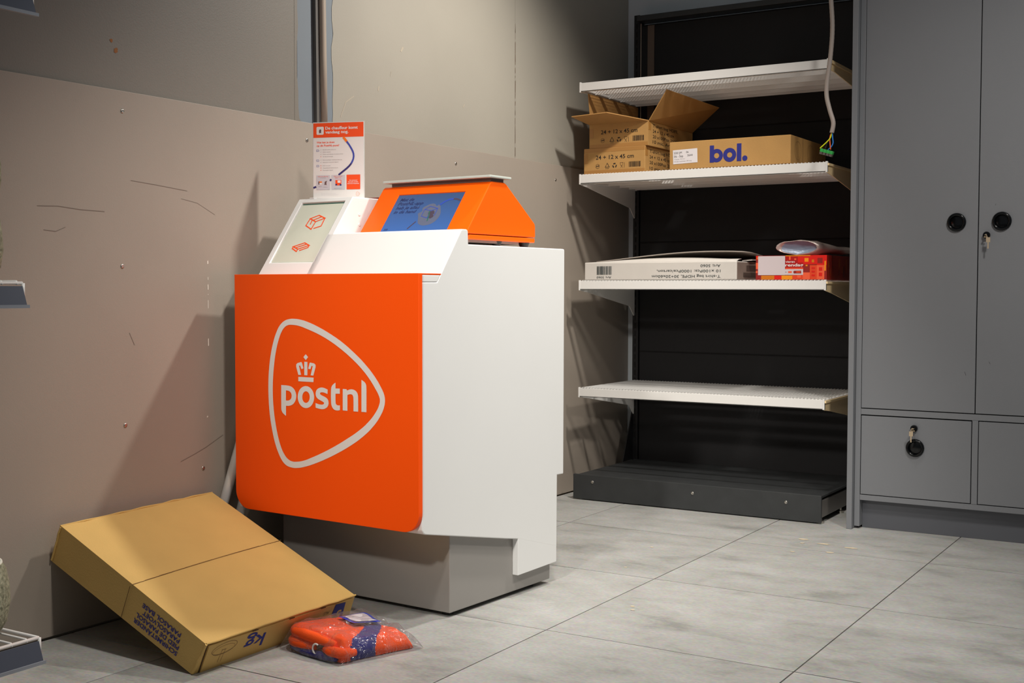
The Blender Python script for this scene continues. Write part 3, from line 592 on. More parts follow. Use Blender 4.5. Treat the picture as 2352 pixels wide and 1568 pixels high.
# ---------------------------------------------------------------- parasol box leaning on the wall
P1, P2, B1 = V(-2.445, 2.345, .0006), V(-2.440, 3.0, .0006), V(-3.0555, 2.377, .231)
T1, T2, C1, C2 = V(-2.3927, 2.3463, .0911), V(-2.3828, 2.9657, .0928), V(-3.0096, 2.3759, .3409), V(-3.0226, 2.9987, .3519)
B2 = B1+(C2-C1); B2.x = -3.049
pbox = thing('parasol_base_carton', 'large flat brown parasol base carton leaning against the left wall', 'box', (P1+P2)/2)
e3 = V(.375, -.0086, .927)
def grid_face(mb, A, B, C, D, n=8, bulge=0.0, seed=0):
    q = random.Random(seed); nrm = (B-A).cross(D-A).normalized(); vs = []; fs = []
    for i in range(n+1):
        for j in range(n+1):
            u, w_ = i/n, j/n; p = A*(1-u)*(1-w_)+B*u*(1-w_)+C*u*w_+D*(1-u)*w_
            ed_ = 16*u*(1-u)*w_*(1-w_); p = p+nrm*(bulge*ed_); vs.append(p)
    for i in range(n):
        for j in range(n): a = i*(n+1)+j; fs.append((a, a+n+1, a+n+2, a+1))
    mb.add(vs, fs, raw=True)
m_ = MB()
grid_face(m_, T1, T2, C2, C1, 10, .004, 1); grid_face(m_, P1, T1, C1, B1, 10, .0, 2); grid_face(m_, P2, B2, C2, T2, 6, 0); grid_face(m_, P1, P2, T2, T1, 6, 0); grid_face(m_, B1, C1, C2, B2, 6, 0); grid_face(m_, P1, B1, B2, P2, 6, 0)
bx = m_.build('carton_body', M_card_b, pbox, smooth=False, weld=True)
# centre slit across the top and down the side
cA, cB = V(-2.6879, 2.3517, .2105), V(-2.7064, 2.9879, .2239)
def strip_on(mb, a, b, nrm, wd, h, mi=0):
    d = (b-a).normalized(); a = a-d*.0006; b = b+d*.0006; s_ = nrm.cross(d).normalized()*wd/2
    mb.add([a-s_+nrm*h, b-s_+nrm*h, b+s_+nrm*h, a+s_+nrm*h], [(0, 1, 2, 3)], mi, raw=True)
m_ = MB(); m_.keep = True
q = random.Random(11); N = 12
for i in range(N):
    a = cA.lerp(cB, i/N); b = cA.lerp(cB, (i+1)/N); h0 = .0052*16*(i+.5)/N*(1-(i+.5)/N)/4+.0004
    strip_on(m_, a, b, e3, .0016+q.uniform(0, .0006), h0+.0006)
sideN = V(-.035, -.999, 0)
lowc = P1.lerp(B1, (cA-T1).length/(C1-T1).length); strip_on(m_, cA+V(0, -.001, -.002), lowc+V(0, -.001, 0), sideN, .002, .0012)
m_.build('flap_slit', mat('cardboard_slit', (96, 66, 36), 0.9), pbox)
def ridge(a, b, r, m, name, parent, n=10, jit=.002, seed=0):
    q = random.Random(seed); pts = [a.lerp(b, i/n)+V(q.uniform(-jit, jit), q.uniform(-jit, jit), q.uniform(-jit, jit))*.5 for i in range(n+1)]
    mb = MB(); mb.tube(pts, r, 6, raw=True); return mb.build(name, m, parent)
ridge(T1+V(.002, 0, .001), T2+V(.002, 0, .001), .0028, M_card_b, 'folded_edge', pbox, 14, .003, 3)
ridge(C1, C2, .003, M_card_b, 'folded_edge', pbox, 14, .004, 4)
ridge(P1+V(.003, -.001, .004), T1+V(.003, -.001, 0), .0035, M_card_b, 'folded_edge', pbox, 5, .002, 5)
ridge(C1+V(0, -.002, -.004), B1+V(.004, -.003, .004), .003, M_card_b, 'folded_edge', pbox, 5, .002, 6)
# corner flap on the lower end face: a slightly proud panel with a dark gap beside it
fN = V(.86, 0, -.5).normalized(); fN = (P2-P1).cross(T1-P1).normalized()
if fN.x < 0: fN = -fN
m_ = MB(); o_ = fN*.004; aa, bb = .035, .965
def EF(u, w_): return P1.lerp(P2, u).lerp(T1.lerp(T2, u), w_)
c8 = [EF(.04, .0), EF(.965, .0), EF(.975, .93), EF(.02, .93)]
m_.add([p for p in c8]+[p+o_ for p in c8], [(0,3,2,1),(4,5,6,7),(0,1,5,4),(1,2,6,5),(2,3,7,6),(3,0,4,7)], raw=True)
endf = m_.build('end_flap', M_card_b, pbox)
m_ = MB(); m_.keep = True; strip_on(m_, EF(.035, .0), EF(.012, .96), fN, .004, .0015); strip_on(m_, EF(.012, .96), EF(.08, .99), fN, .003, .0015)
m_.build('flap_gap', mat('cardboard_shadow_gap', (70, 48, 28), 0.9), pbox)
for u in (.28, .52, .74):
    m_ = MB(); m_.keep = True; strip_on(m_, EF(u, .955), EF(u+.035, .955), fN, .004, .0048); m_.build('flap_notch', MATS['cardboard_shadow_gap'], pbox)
ex = (P1-P2).normalized(); eyv = (P1-T1).normalized(); eyv = (eyv-ex*eyv.dot(ex)).normalized()
FW = (P2-P1).length
pr = Print(T1+o_, ex, eyv, .0010); HW = (P1-T1).length; pr.fn = lambda x, y: EF(-x/FW, 1-y/HW)+o_
# local axes: x runs toward the camera from T1 (0) so far end is negative; y runs down to the floor edge
pr.text('kg', -.250, .028, .046, w=.080, bold=.012, mi=0, align='l')
tag(pr.build('weight_mark', M_inkb, pbox), label='upside-down blue letters kg')
def endprint():
    p_ = Print(T1+o_, ex, eyv, .0010); p_.fn = lambda x, y: EF(-x/FW, 1-y/HW)+o_; return p_
ex0, ey0 = ex, eyv
pr = endprint(); q = -FW
pr.put(poly2d([[(q+.048, .012), (q+.098, .008), (q+.104, .050), (q+.070, .062), (q+.052, .080), (q+.045, .078)]]), 0)
pr.text('5', q+.058, .040, .034, bold=.03, mi=2, lift=.0012)
pr.text('ALS', q+.12, .028, .012, mi=1); pr.text('45', q+.15, .045, .012, mi=1)
tag(pr.build('brand_mark', [M_inkb, M_inkf, M_card_b], pbox), label='blue curved mark with the digit 5')
pr = endprint()
# parasol base sketch: upside-down disc with a stem
def ell(cx, cy, rx, ry, rot, k=28): return [(cx+rx*math.cos(t)*math.cos(rot)-ry*math.sin(t)*math.sin(rot), cy+rx*math.cos(t)*math.sin(rot)+ry*math.sin(t)*math.cos(rot)) for t in [2*math.pi*i/k for i in range(k)]]
pr.stroke(ell(-.085, .034, .048, .020, 0.05), .0012, 1, closed=True); pr.stroke(ell(-.085, .040, .042, .016, 0.05), .0008, 1, closed=True)
pr.stroke([(-.079, .040), (-.079, .084)], .0010, 1); pr.stroke([(-.091, .040), (-.091, .084)], .0010, 1); pr.stroke([(-.094, .040), (-.076, .040)], .0012, 1)
tag(pr.build('end_print', [M_inkb, M_inkf, M_card_b], pbox), label='faint upside-down parasol foot drawing')
ex = (B1-P1).normalized(); sn = (C1-P1).cross(B1-P1).normalized()
ey = -(e3-ex*e3.dot(ex)).normalized()
pr = Print(T1, ex, ey, .0016); SL_ = (B1-P1).length; pr.n = V(0, -1, 0); pr.fn = lambda x, y: T1.lerp(C1, x/SL_).lerp(P1.lerp(B1, x/SL_), y/HW)
for i, (s_, w_, x) in enumerate((('PARASOL BASE', .165, .088), ('PARASOLVOET', .158, .088), ('PIED DE PARASOL', .186, .085), ('SCHIRMSTÄNDER', .192, .086))):
    pr.text(s_, x-.004*i, .0235+i*.0180, .0120, w=w_, bold=.022)
tag(pr.build('side_print', M_inkb, pbox), label='four upside-down blue lines naming a parasol base')

# ---------------------------------------------------------------- bagged garment on the floor
bag = thing('bagged_garment', 'clear plastic bag with folded orange and navy clothing on the floor beside the parasol carton', 'clothing', (-2.24, 2.80, 0))
QA, QB, QC, QD = V(-2.395, 2.655, 0), V(-2.155, 2.615, 0), V(-2.065, 2.865, 0), V(-2.335, 2.955, 0)
def bil(u, w_): return QA*(1-u)*(1-w_)+QB*u*(1-w_)+QC*u*w_+QD*(1-u)*w_
def prof(u, w_, hgt, e=.10):
    f = 1.0
    for t in (u, 1-u, w_, 1-w_): f *= min(1.0, (max(t, 0)/e))**.5 if t < e else 1.0
    return hgt*f
def pillow(mb, n, hfun, shrink, zlo, col, noise_amp, nsc=18, seed=0.0):
    top = {}; vs = []; fs = []; mi = []
    for sgn in (1, 0):
        for i in range(n+1):
            for j in range(n+1):
                u, w_ = i/n, j/n; uu, ww = shrink+(1-2*shrink)*u, shrink+(1-2*shrink)*w_
                p = bil(uu, ww); nz = noise.noise(V(p.x*nsc+seed, p.y*nsc, seed))*noise_amp
                h = hfun(u, w_); ed_ = h/.001 if h < .001 else 1
                if sgn: z = zlo+max(0, h+nz*min(1, h*25))
                else: z = zlo+min(.016*min(1, h*16), h*.3)*0
                vs.append(V(p.x+nz*.5, p.y, z))
    N1 = (n+1)*(n+1)
    for sgn in (0, 1):
        for i in range(n):
            for j in range(n):
                a = sgn*N1+i*(n+1)+j; fs.append((a, a+n+1, a+n+2, a+1)); mi.append(col((i+.5)/n, (j+.5)/n) if sgn == 0 else 0)
    base = len(mb.v); mb.v += vs; mb.f += [tuple(x+base for x in f) for f in fs]; mb.mi += mi
M_go = mat('orange_fleece', (255, 84, 4), 0.85, var=0.06, scale=30, bump=0.35, bscale=500); M_gn = mat('navy_fleece', (50, 48, 122), 0.85, var=0.06, scale=30, bump=0.3, bscale=500)
def hg(u, w_):   # height over the folded garment: a steep-sided slab, lower toward the far right corner
    base = .066-.010*w_-.026*max(0, u+w_-1.0)
    f = 1.0
    for t in (u, 1-u, w_, 1-w_): f *= min(1.0, max(t, 0)/.07)**.4
    return base*f
def cg(u, w_):
    s_ = u+w_; c = 1.08+.10*math.sin(3.1*w_)
    if c < s_ < c+.26+.05*w_: return 1
    return 0
m_ = MB(); pillow(m_, 70, hg, .05, .003, cg, .008, 16, 2.0); m_.build('folded_garment', [M_go, M_gn], bag, smooth=True, weld=True)
def roll(P, R, m, name='sleeve_roll'):
    pts = [bil(u, w_)+V(0, 0, z) for u, w_, z in P]; sp_ = []
    n_ = len(pts)
    for i in range(n_-1):
        p0, p1, p2, p3 = pts[max(i-1, 0)], pts[i], pts[i+1], pts[min(i+2, n_-1)]
        for j in range(5):
            t_ = j/5; sp_.append(.5*((2*p1)+(p2-p0)*t_+(2*p0-5*p1+4*p2-p3)*t_*t_+(3*p1-p0-3*p2+p3)*t_**3))
    sp_.append(pts[-1]); rr_ = [R*(.55+.45*min(1, 4*i/len(sp_), 4*(len(sp_)-1-i)/len(sp_)+.15))+noise.noise(V(i*.5, R*100, 0))*.0015 for i in range(len(sp_))]
    mb = MB(); mb.tube(sp_, rr_, 14); return mb.build(name, m, bag, smooth=True)
roll([(.03, .55, .050), (.035, .30, .052), (.06, .10, .053), (.30, .055, .054), (.60, .05, .052), (.82, .07, .046)], .0165, M_go)
roll([(.03, .40, .026), (.03, .16, .027), (.10, .045, .027), (.30, .025, .027), (.56, .03, .028)], .0145, M_go)
roll([(.68, .04, .030), (.82, .03, .030), (.93, .08, .028), (.96, .22, .026)], .0150, M_go)
roll([(.10, .03, .0125), (.35, .015, .0125), (.65, .015, .0125), (.90, .03, .0125)], .0115, M_gn)
rc = bil(.60, .0)+V(0, 0, .030); m_ = MB(); m_.tube([rc+V(.012*math.cos(t), -.004, .014*math.sin(t)) for t in [math.pi*.3+2*math.pi*i/24*.62 for i in range(25)]], .0026, 8, raw=True); tag(m_.build('zip_ring', mat('white_zip_ring', (232, 226, 220), .4), bag, smooth=True), label='white ring at the zip end')
m_ = MB(); m_.tube([rc+V(.0, .004, .004), rc+V(.026, .010, .012)], .007, 8); m_.build('zip_end', mat('brown_zip', (90, 66, 50), .5), bag, smooth=True)
# packing slip with a blue border lying on top
def slip(mb, us, wmin, wmax, umin, umax, dz, n=6):
    vs = []; fs = []
    for i in range(n+1):
        for j in range(n+1):
            u = umin+(umax-umin)*i/n; w_ = wmin+(wmax-wmin)*j/n
            p = bil(.05+.9*u, .05+.9*w_); vs.append(V(p.x, p.y, .003+hg(u, w_)+dz+.002*math.sin(i*1.1)))
    for i in range(n):
        for j in range(n): a = i*(n+1)+j; fs.append((a, a+n+1, a+n+2, a+1))
    mb.add(vs, fs, raw=True)
m_ = MB(); slip(m_, 0, .52, .90, .16, .52, .0085); sl = m_.build('packing_slip', mat('blue_slip_border', (36, 62, 190), .5), bag, smooth=True)
m_ = MB(); slip(m_, 0, .565, .855, .195, .485, .0100); m_.build('slip_paper', mat('white_slip', (228, 222, 226), .5), sl, smooth=True)
def plastic():
    m = bpy.data.materials.new('clear_plastic_film'); m.use_nodes = True; nt = m.node_tree; nt.nodes.remove(nt.nodes['Principled BSDF'])
    out_ = nt.nodes['Material Output']; tr = nt.nodes.new('ShaderNodeBsdfTransparent'); tr.inputs[0].default_value = (.93, .92, .93, 1)
    gl = nt.nodes.new('ShaderNodeBsdfGlossy'); gl.inputs['Roughness'].default_value = .12; df = nt.nodes.new('ShaderNodeBsdfDiffuse'); df.inputs[0].default_value = (.6, .57, .58, 1)
    lw = nt.nodes.new('ShaderNodeLayerWeight'); lw.inputs[0].default_value = .35
    tc = nt.nodes.new('ShaderNodeTexCoord'); n = nt.nodes.new('ShaderNodeTexNoise'); n.inputs['Scale'].default_value = 38; n.inputs['Detail'].default_value = 3; n.inputs['Distortion'].default_value = 1.2
    nt.links.new(tc.outputs['Object'], n.inputs['Vector']); bp = nt.nodes.new('ShaderNodeBump'); bp.inputs['Strength'].default_value = .9; bp.inputs['Distance'].default_value = .012
    nt.links.new(n.outputs['Fac'], bp.inputs['Height'])
    for x in (gl, lw, df): nt.links.new(bp.outputs['Normal'], x.inputs['Normal'])
    m1 = nt.nodes.new('ShaderNodeMixShader'); m1.inputs[0].default_value = .75; nt.links.new(df.outputs[0], m1.inputs[1]); nt.links.new(gl.outputs[0], m1.inputs[2])
    mr = nt.nodes.new('ShaderNodeMapRange'); mr.inputs[3].default_value = .03; mr.inputs[4].default_value = .5; nt.links.new(lw.outputs['Facing'], mr.inputs[0])
    m2 = nt.nodes.new('ShaderNodeMixShader'); nt.links.new(mr.outputs[0], m2.inputs[0]); nt.links.new(tr.outputs[0], m2.inputs[1]); nt.links.new(m1.outputs[0], m2.inputs[2])
    nt.links.new(m2.outputs[0], out_.inputs[0]); return m
def hp(u, w_):
    base = .074-.010*w_-.026*max(0, u+w_-1.0); f = 1.0
    for t in (u, 1-u, w_, 1-w_): f *= min(1.0, max(t, 0)/.10)**.45
    return base*f+.0025*math.sin(u*31+w_*7)*math.sin(w_*23)
m_ = MB(); pillow(m_, 60, lambda u, w_: hp(u, w_)+.003, -.03, .0015, lambda u, w_: 0, .012, 24, 5.0); m_.build('plastic_bag', plastic(), bag, smooth=True, weld=True)

# ---------------------------------------------------------------- gondola shelving in the corner
XL, XR, YF, YB = -2.91, -1.662, 5.38, 6.02
gon = thing('shelving_unit', 'black shop shelving unit with white wire shelves in the corner behind the kiosk', 'shelves', ((XL+XR)/2, 5.8, 0))
zs = [.10, .705, 1.29, 1.872, 2.445]
for z0_, z1_ in zip(zs[:-1], zs[1:]):
    m_ = MB(); m_.box(XL+.03, XR-.0, YB, YB+.02, z0_+.002, z1_-.002); m_.build('back_panel', M_backpanel, gon, bevel=.004)
    m_ = MB(); m_.box(XL+.03, XR, YB+.004, YB+.018, z1_-.0025, z1_+.0025); m_.build('panel_joint', M_gap, gon)
for xa, xb in ((XL-.005, XL+.028), (XR-.001, XR+.034)):
    m_ = MB(); m_.box(xa, xb, YB-.012, YB+.05, 0, 2.50); up = m_.build('upright', M_black, gon, bevel=.002)
    m_ = MB()
    z_ = .2
    while z_ < 2.45: m_.box((xa+xb)/2-.004, (xa+xb)/2+.004, YB-.0135, YB-.011, z_, z_+.028); z_ += .042
    m_.build('slot', M_gap, up)
m_ = MB(); m_.box(XL+.028, XR, YB-.05, YB+.05, 2.460, 2.488); m_.build('top_rail', M_base, gon, bevel=.002)
m_ = MB(); m_.box(-2.838, -2.800, YB-.006, YB+.001, 1.90, 2.44); m_.build('brown_strip', mat('brown_grey_strip', (104, 88, 76), .6), gon)  # narrow brown-grey vertical strip on the top back panel
m_ = MB(); m_.box(XL+.030, XL+.034, YB-.006, YB+.001, 1.90, 2.455); m_.build('edge_strip', M_conduit, gon)
# base
YK = 5.342
m_ = MB(); m_.box(XL-.002, XR+.002, YK, YK+.012, .004, .126); kick = m_.build('kick_plate', M_base, gon, bevel=.002)
for x, z in ((-2.805, .092), (-2.275, .084), (-1.822, .083)):
    m_ = MB(); m_.lathe((x, YK, z), (0, -1, 0), [(0, .001), (.003, .0012), (.0065, .003), (.0075, 0)], 14); m_.build('screw', M_chrome, kick, smooth=True)
m_ = MB(); m_.box(XL+.01, XR-.002, YK+.012, YB-.004, .112, .122); deck = m_.build('base_deck', M_base, gon, bevel=.002)
for x in (XL+.012, XR-.028):
    m_ = MB(); m_.box(x, x+.024, YK+.012, YB+.03, .022, .100); m_.build('base_bracket', mat('grey_base_bracket', (112, 108, 104), .4), gon, bevel=.004)
    for y in (YK+.03, YK+.33):
        m_ = MB(); m_.lathe((x+.018, y, 0), (0, 0, 1), [(0, 0), (.017, 0), (.017, .010), (.006, .012), (.006, .028)], 14); m_.build('levelling_foot', M_chrome, gon)
    m_ = MB(); m_.box(x-.012, x, YK+.02, YK+.05, .018, .075); m_.build('clip', M_tan, gon)
m_ = MB(); m_.add([(XL-.004, YB-.012, .40), (XL-.004, YB-.012, .12), (XL-.004, YB-.13, .12), (XL+.002, YB-.012, .40), (XL+.002, YB-.012, .12), (XL+.002, YB-.13, .12)], [(0, 1, 2), (3, 5, 4), (0, 3, 4, 1), (1, 4, 5, 2), (2, 5, 3, 0)]); m_.build('foot_gusset', M_black, gon)
# wire shelves
def wire_shelf(z, hang, nm):
    wz = z if hang else z-.006
    m_ = MB(); m_.box(XL+.008, XR-.006, YF, YF+.006, z-.042, z); m_.box(XL+.008, XR-.006, YF, YF+.018, z-.042, z-.038)
    m_.box(XL+.004, XL+.012, YF-.001, YF+.012, z-.046, z+.004); m_.box(XR-.010, XR-.001, YF-.001, YF+.012, z-.044, z+.004)
    m_.box(XL+.012, XL+.018, YF+.006, YB-.012, z-.036, z-.004); m_.box(XR-.018, XR-.012, YF+.006, YB-.012, z-.036, z-.004)
    sh = m_.build('shelf', M_wire, gon, bevel=.001)
    w_ = MB(); n = 74; x = XL+.022
    for i in range(n):
        xx = x+(XR-XL-.044)*i/(n-1)
        w_.tube([(xx, YF+.003+.004*(not hang), wz-.010), (xx, YF+.004+.004*(not hang), wz+.0022), (xx, YF+.012, wz+.0026), (xx, YB-.03, wz+.0026), (xx, YB-.024, wz-.012)], .0019, 5)
    tag(w_.build('wire_grid', M_wire, sh), kind='stuff')
    for dy in (.14, .29, .42, .53, .605):
        m_ = MB(); m_.box(XL+.018, XR-.018, YF+dy, YF+dy+.003, wz-.034, wz+.0006); m_.build('crossbar', M_wire, sh)
    for xa in (XL+.004, XR-.005):
        mm = M_wire if xa < -2 else M_tan
        if hang: P = [(YF+.004, z-.010), (YF+.004, z-.046), (YF+.10, z-.058), (YB-.085, z-.128), (YB-.075, z-.130), (YB-.020, z-.182), (YB-.014, z-.180), (YB-.014, z-.010)]
        else: P = [(YF+.004, z+.004), (YF+.004, z-.042), (YF+.10, z-.044), (YB-.030, z-.088), (YB-.014, z-.088), (YB-.014, z+.004)]
        m_ = MB(); m_.prism(P, xa, xa+.004); m_.build('bracket', mm, sh)
        if xa > -2:
            m_ = MB(); m_.box(xa+.004, xa+.010, YF+.004, YB-.014, z-.014, z-.004); m_.build('bracket_fold', mm, sh)
    return sh
SH = [2.052, 1.602, 1.080, .549]
wire_shelf(SH[0], False, ''); [wire_shelf(z, True, '') for z in SH[1:]]

# ---------------------------------------------------------------- cartons on the shelves
Z2 = SH[1]+.0046; Z3 = SH[2]+.0046
def bag_carton(name, label, x0, x1, y0, y1, z0, z1, open_top):
    t = thing(name, label, 'box', ((x0+x1)/2, (y0+y1)/2, z0), 'brown bag cartons on the second shelf')
    m_ = MB()
    if open_top:
        th = .005
        m_.box(x0, x1, y0, y1, z0, z0+th); m_.box(x0, x1, y0, y0+th, z0+th, z1); m_.box(x0, x1, y1-th, y1, z0+th, z1); m_.box(x0, x0+th, y0+th, y1-th, z0+th, z1); m_.box(x1-th, x1, y0+th, y1-th, z0+th, z1)
    else: m_.box(x0, x1, y0, y1, z0, z1)
    b = m_.build('carton_body', M_card, t, bevel=.0 if open_top else .003)
    pr = Print((x0, y0, z0), (1, 0, 0), (0, 0, 1), .0007); W_, H_ = x1-x0, z1-z0
    pr.text('24 + 12 x 45 cm', W_*.20, H_*.56, .0190, w=W_*.62, bold=.012)
    cy = H_*.30
    pr.stroke(ell(W_*.23, cy, .0105, .0105, 0), .0012, closed=True); pr.put(blob(W_*.22, cy, .0042, .8, 1)); pr.put(blob(W_*.245, cy+.001, .004, .7, 2))
    tri = [(W_*.39+r*math.sin(a), cy+r*math.cos(a)) for a, r in ((0, .013), (2.094, .013), (4.189, .013))]; pr.stroke(tri, .0022, closed=True); pr.rect(W_*.36, cy-.014, W_*.42, cy-.0125)
    for a in (0, 2.094, 4.189):   # recycling arrows
        pr.stroke([(W_*.51+.0095*math.sin(a+d), cy+.0095*math.cos(a+d)) for d in (-.75, -.3, .3, .6)], .0055)
    gx = W_*.625; pr.stroke([(gx-.008, cy+.012), (gx-.006, cy+.001), (gx, cy-.003), (gx+.006, cy+.001), (gx+.008, cy+.012), (gx-.008, cy+.012)], .0012); pr.stroke([(gx, cy-.003), (gx-.005, cy-.013)], .0012); pr.stroke([(gx, cy-.003), (gx+.005, cy-.013)], .0012); pr.stroke([(gx+.015, cy+.012), (gx+.014, cy-.013)], .0016)
    pr.barcode(W_*.74, cy-.011, W_*.93, cy+.015, 0, 4)
    tag(pr.build('front_print', M_ink, b), label='24 + 12 x 45 cm with recycling symbols and barcode')
    pr = Print((x1, y0, z0), (0, 1, 0), (0, 0, 1), .0007)
    for i, s_ in enumerate(('T-shirt bag HDPE,', '24 + 12 x 45 cm', '20 x100Pcs: 2000Pcs', '10 mic, Art:5010')): pr.text(s_, .05, H_*(.76-.215*i), .0145, w=(.30, .25, .34, .32)[i], bold=.005)
    pr.text('Art:5010', .40, H_*.30, .014, w=.12)
    tag(pr.build('side_print', M_ink, b), label='four lines of bag carton text')
    m_ = MB(); m_.box(x0+.002, x1-.002, y0-.0006, y0, z0+.001, z0+.018); m_.box(x0+.001, x0+.022, y0-.0009, y0, z0+H_*.42, z0+H_*.80); m_.box(x1-.0, x1+.0006, y0+.002, y0+.03, z0+H_*.62, z0+H_*.95)
    if not open_top: m_.box(x0+.002, x1-.002, y0-.0006, y0, z1-.020, z1-.002)
    m_.build('tape', M_tape, b)
    return t, b
bag_carton('bag_carton', 'closed brown bag carton at the bottom left of the second shelf', -2.901, -2.567, 5.42, 5.95, Z2, 1.733, False)
t, b = bag_carton('bag_carton', 'open brown bag carton with raised flaps stacked on the closed one', -2.873, -2.5535, 5.425, 5.96, 1.7335, 1.853, True)
x0, x1, y0, y1, z1 = -2.873, -2.5535, 5.425, 5.96, 1.853
def flap(quad, th, name='flap'):
    a, b_, c, d = [Vector(p) for p in quad]; nrm = (b_-a).cross(d-a).normalized()*th
    m_ = MB(); m_.hexa([a, b_, c, d, a+nrm, b_+nrm, c+nrm, d+nrm]); return m_.build(name, [M_cardin], t)
flap([(x0, y0, z1), (x1, y0, z1), (-2.695, 5.262, 1.882), (-2.885, 5.262, 1.875)], .004)
flap([(x1, y0+.004, z1), (x1, y1-.01, z1-.004), (-2.372, 5.865, 1.955), (-2.452, 5.41, 1.990)], .004)
flap([(x0, y0+.01, z1), (x0, y1, z1), (x0-.006, y1+.02, 2.004), (x0-.008, y0-.005, 2.004)], .004)
flap([(x0, y1, z1), (x1, y1, z1), (x1-.02, y1+.05, 1.93), (x0+.02, y1+.05, 1.93)], .004)
m_ = MB(); m_.hexa([V(x1+.006, y0+.05, z1+.06), V(x1+.03, y1-.08, z1+.03), V(-2.40, 5.84, 1.935), V(-2.47, 5.42, 1.960)]+[V(x1+.007, y0+.05, z1+.061), V(x1+.031, y1-.08, z1+.031), V(-2.399, 5.84, 1.936), V(-2.469, 5.42, 1.961)])
# parcel carton
bol = thing('parcel_carton', 'long low brown carton lettered bol in blue on the second shelf', 'box', (-2.134, 5.65, Z2))
m_ = MB(); m_.box(-2.430, -1.838, 5.40, 5.915, Z2, 1.736); bb = m_.build('carton_body', M_card, bol, bevel=.002)
pr = Print((-2.430, 5.40, Z2), (1, 0, 0), (0, 0, 1), .0007)
bx0, by0 = .204, .024
def ring(cx, cy, ro, ri, k=36): return [[(cx+r*math.cos(2*math.pi*i/k), cy+r*math.sin(2*math.pi*i/k)) for i in range(k)] for r in (ro, ri)]
pr.put(poly2d(ring(bx0+.034, by0+.030, .031, .0125)), 0); pr.rect(bx0, by0-.001, bx0+.021, by0+.078, 0, .0009)
pr.put(poly2d(ring(bx0+.098, by0+.030, .032, .0125)), 0); pr.rect(bx0+.133, by0-.001, bx0+.155, by0+.080, 0); pr.disc(bx0+.172, by0+.011, .0125, 0)
tag(pr.build('lettering', M_inkb, bb), label='bold blue lettering reading bol.')
pr = Print((-2.430, 5.40, Z2), Vector((1, 0, .03)), Vector((-.03, 0, 1)), .0010)
pr.rect(.020, .024, .144, .090, 0)
pr.text('S301JM', .026, .071, .0095, w=.040, mi=1, lift=.0014); pr.text('06', .088, .072, .0085, mi=1, lift=.0014); pr.text('06 - Sep', .026, .055, .0095, w=.046, mi=1, lift=.0014); pr.text('3644', .094, .056, .0095, w=.026, mi=1, lift=.0014)
pr.text('Tessa Grim', .026, .044, .0040, w=.054, mi=2, lift=.0014); pr.text('Ordernummer: 29-aug', .026, .033, .0046, w=.088, mi=2, lift=.0014)
tag(pr.build('address_label', [mat('white_sticker', (232, 226, 226), .5), mat('sticker_ink', (84, 78, 78), .6), mat('sticker_faint_ink', (150, 140, 138), .6)], bb), label='white address sticker')
pr = Print((-1.838, 5.40, Z2), (0, 1, 0), (0, 0, 1), .0007)
for cy in (.10, .28): pr.stroke(ell(cy, .066, .045, .042, 0, 20), .0012, closed=True)
for y_ in (.17, .36): pr.stroke([(y_, .0), (y_, .130)], .0025)
for cy, cz in ((.40, .09), (.47, .09), (.40, .04), (.47, .04)): pr.stroke(ell(cy, cz, .028, .020, 0, 14), .0010, closed=True)
tag(pr.build('side_cut_marks', M_inkf, bb), label='faint round perforation marks')
# white carton
wc = thing('white_bag_carton', 'white bag carton with upside-down print and a torn lifted lid on the third shelf', 'box', (-2.49, 5.66, Z3))
X0, X1, Y0, Y1, ZT = -2.889, -2.092, 5.41, 5.93, 1.171
m_ = MB(); m_.box(X0, X1, Y0, Y1, Z3, ZT); wbx = m_.build('carton_body', M_cartonw, wc, bevel=.004)
m_ = MB()
n = 16; vs = []; fs = []
for i in range(n+1):
    u = i/n; x = X0+.05+(X1-X0-.03)*u; zt = ZT+.006+.044*(math.sin(u*math.pi*.62)**1.2)
    for j, (yy, k_) in enumerate(((Y0+.05, 1.0), (Y0+.16, .95), (Y0+.30, .7), (Y1-.02, .1))): vs.append(V(x-.01*k_, yy, ZT+.001+(zt-ZT)*k_))
for i in range(n):
    for j in range(3): a = i*4+j; fs.append((a, a+4, a+5, a+1))
m_.add(vs, fs, raw=True); lid = m_.build('lifted_lid', [mat('carton_grey_inside', (176, 166, 156), .8)], wc, smooth=True)
so = lid.modifiers.new('th', 'SOLIDIFY'); so.thickness = .004*S
m_ = MB(); n = 16; vs = []; fs = []
for i in range(n+1):
    u = i/n; x = X0+.004+(X1-X0-.008)*u; a = .022*(math.sin(min(1, u*1.1)*math.pi*.8)**1.0)
    for yy, k_ in ((Y0+.003, 0.0), (Y0+.035, .75), (Y0+.07, 1.0)): vs.append(V(x, yy, ZT+.0005+a*k_))
for i in range(n):
    for j in range(2): a = i*3+j; fs.append((a, a+3, a+4, a+1))
m_.add(vs, fs, raw=True); fp = m_.build('front_flap', M_cartonw, wc, smooth=True); so = fp.modifiers.new('th', 'SOLIDIFY'); so.thickness = .003*S; so.offset = -1
m_ = MB(); m_.hexa([V(X1-.02, Y0+.12, ZT+.002), V(X1+.022, Y0+.14, ZT+.006), V(X1+.01, Y0+.40, ZT+.012), V(X1-.06, Y0+.38, ZT+.02), V(X1-.02, Y0+.12, ZT+.006), V(X1+.022, Y0+.14, ZT+.010), V(X1+.01, Y0+.40, ZT+.016), V(X1-.06, Y0+.38, ZT+.024)]); m_.build('torn_flap', M_cartonw, wc)
m_ = MB(); m_.box(X1, X1+.0012, Y0+.003, Y1-.01, Z3+.002, ZT-.004); m_.build('side_tape', M_cartong, wbx)
pr = Print((X1, Y0, ZT), (-1, 0, 0), (0, 0, -1), .0009); WW = X1-X0
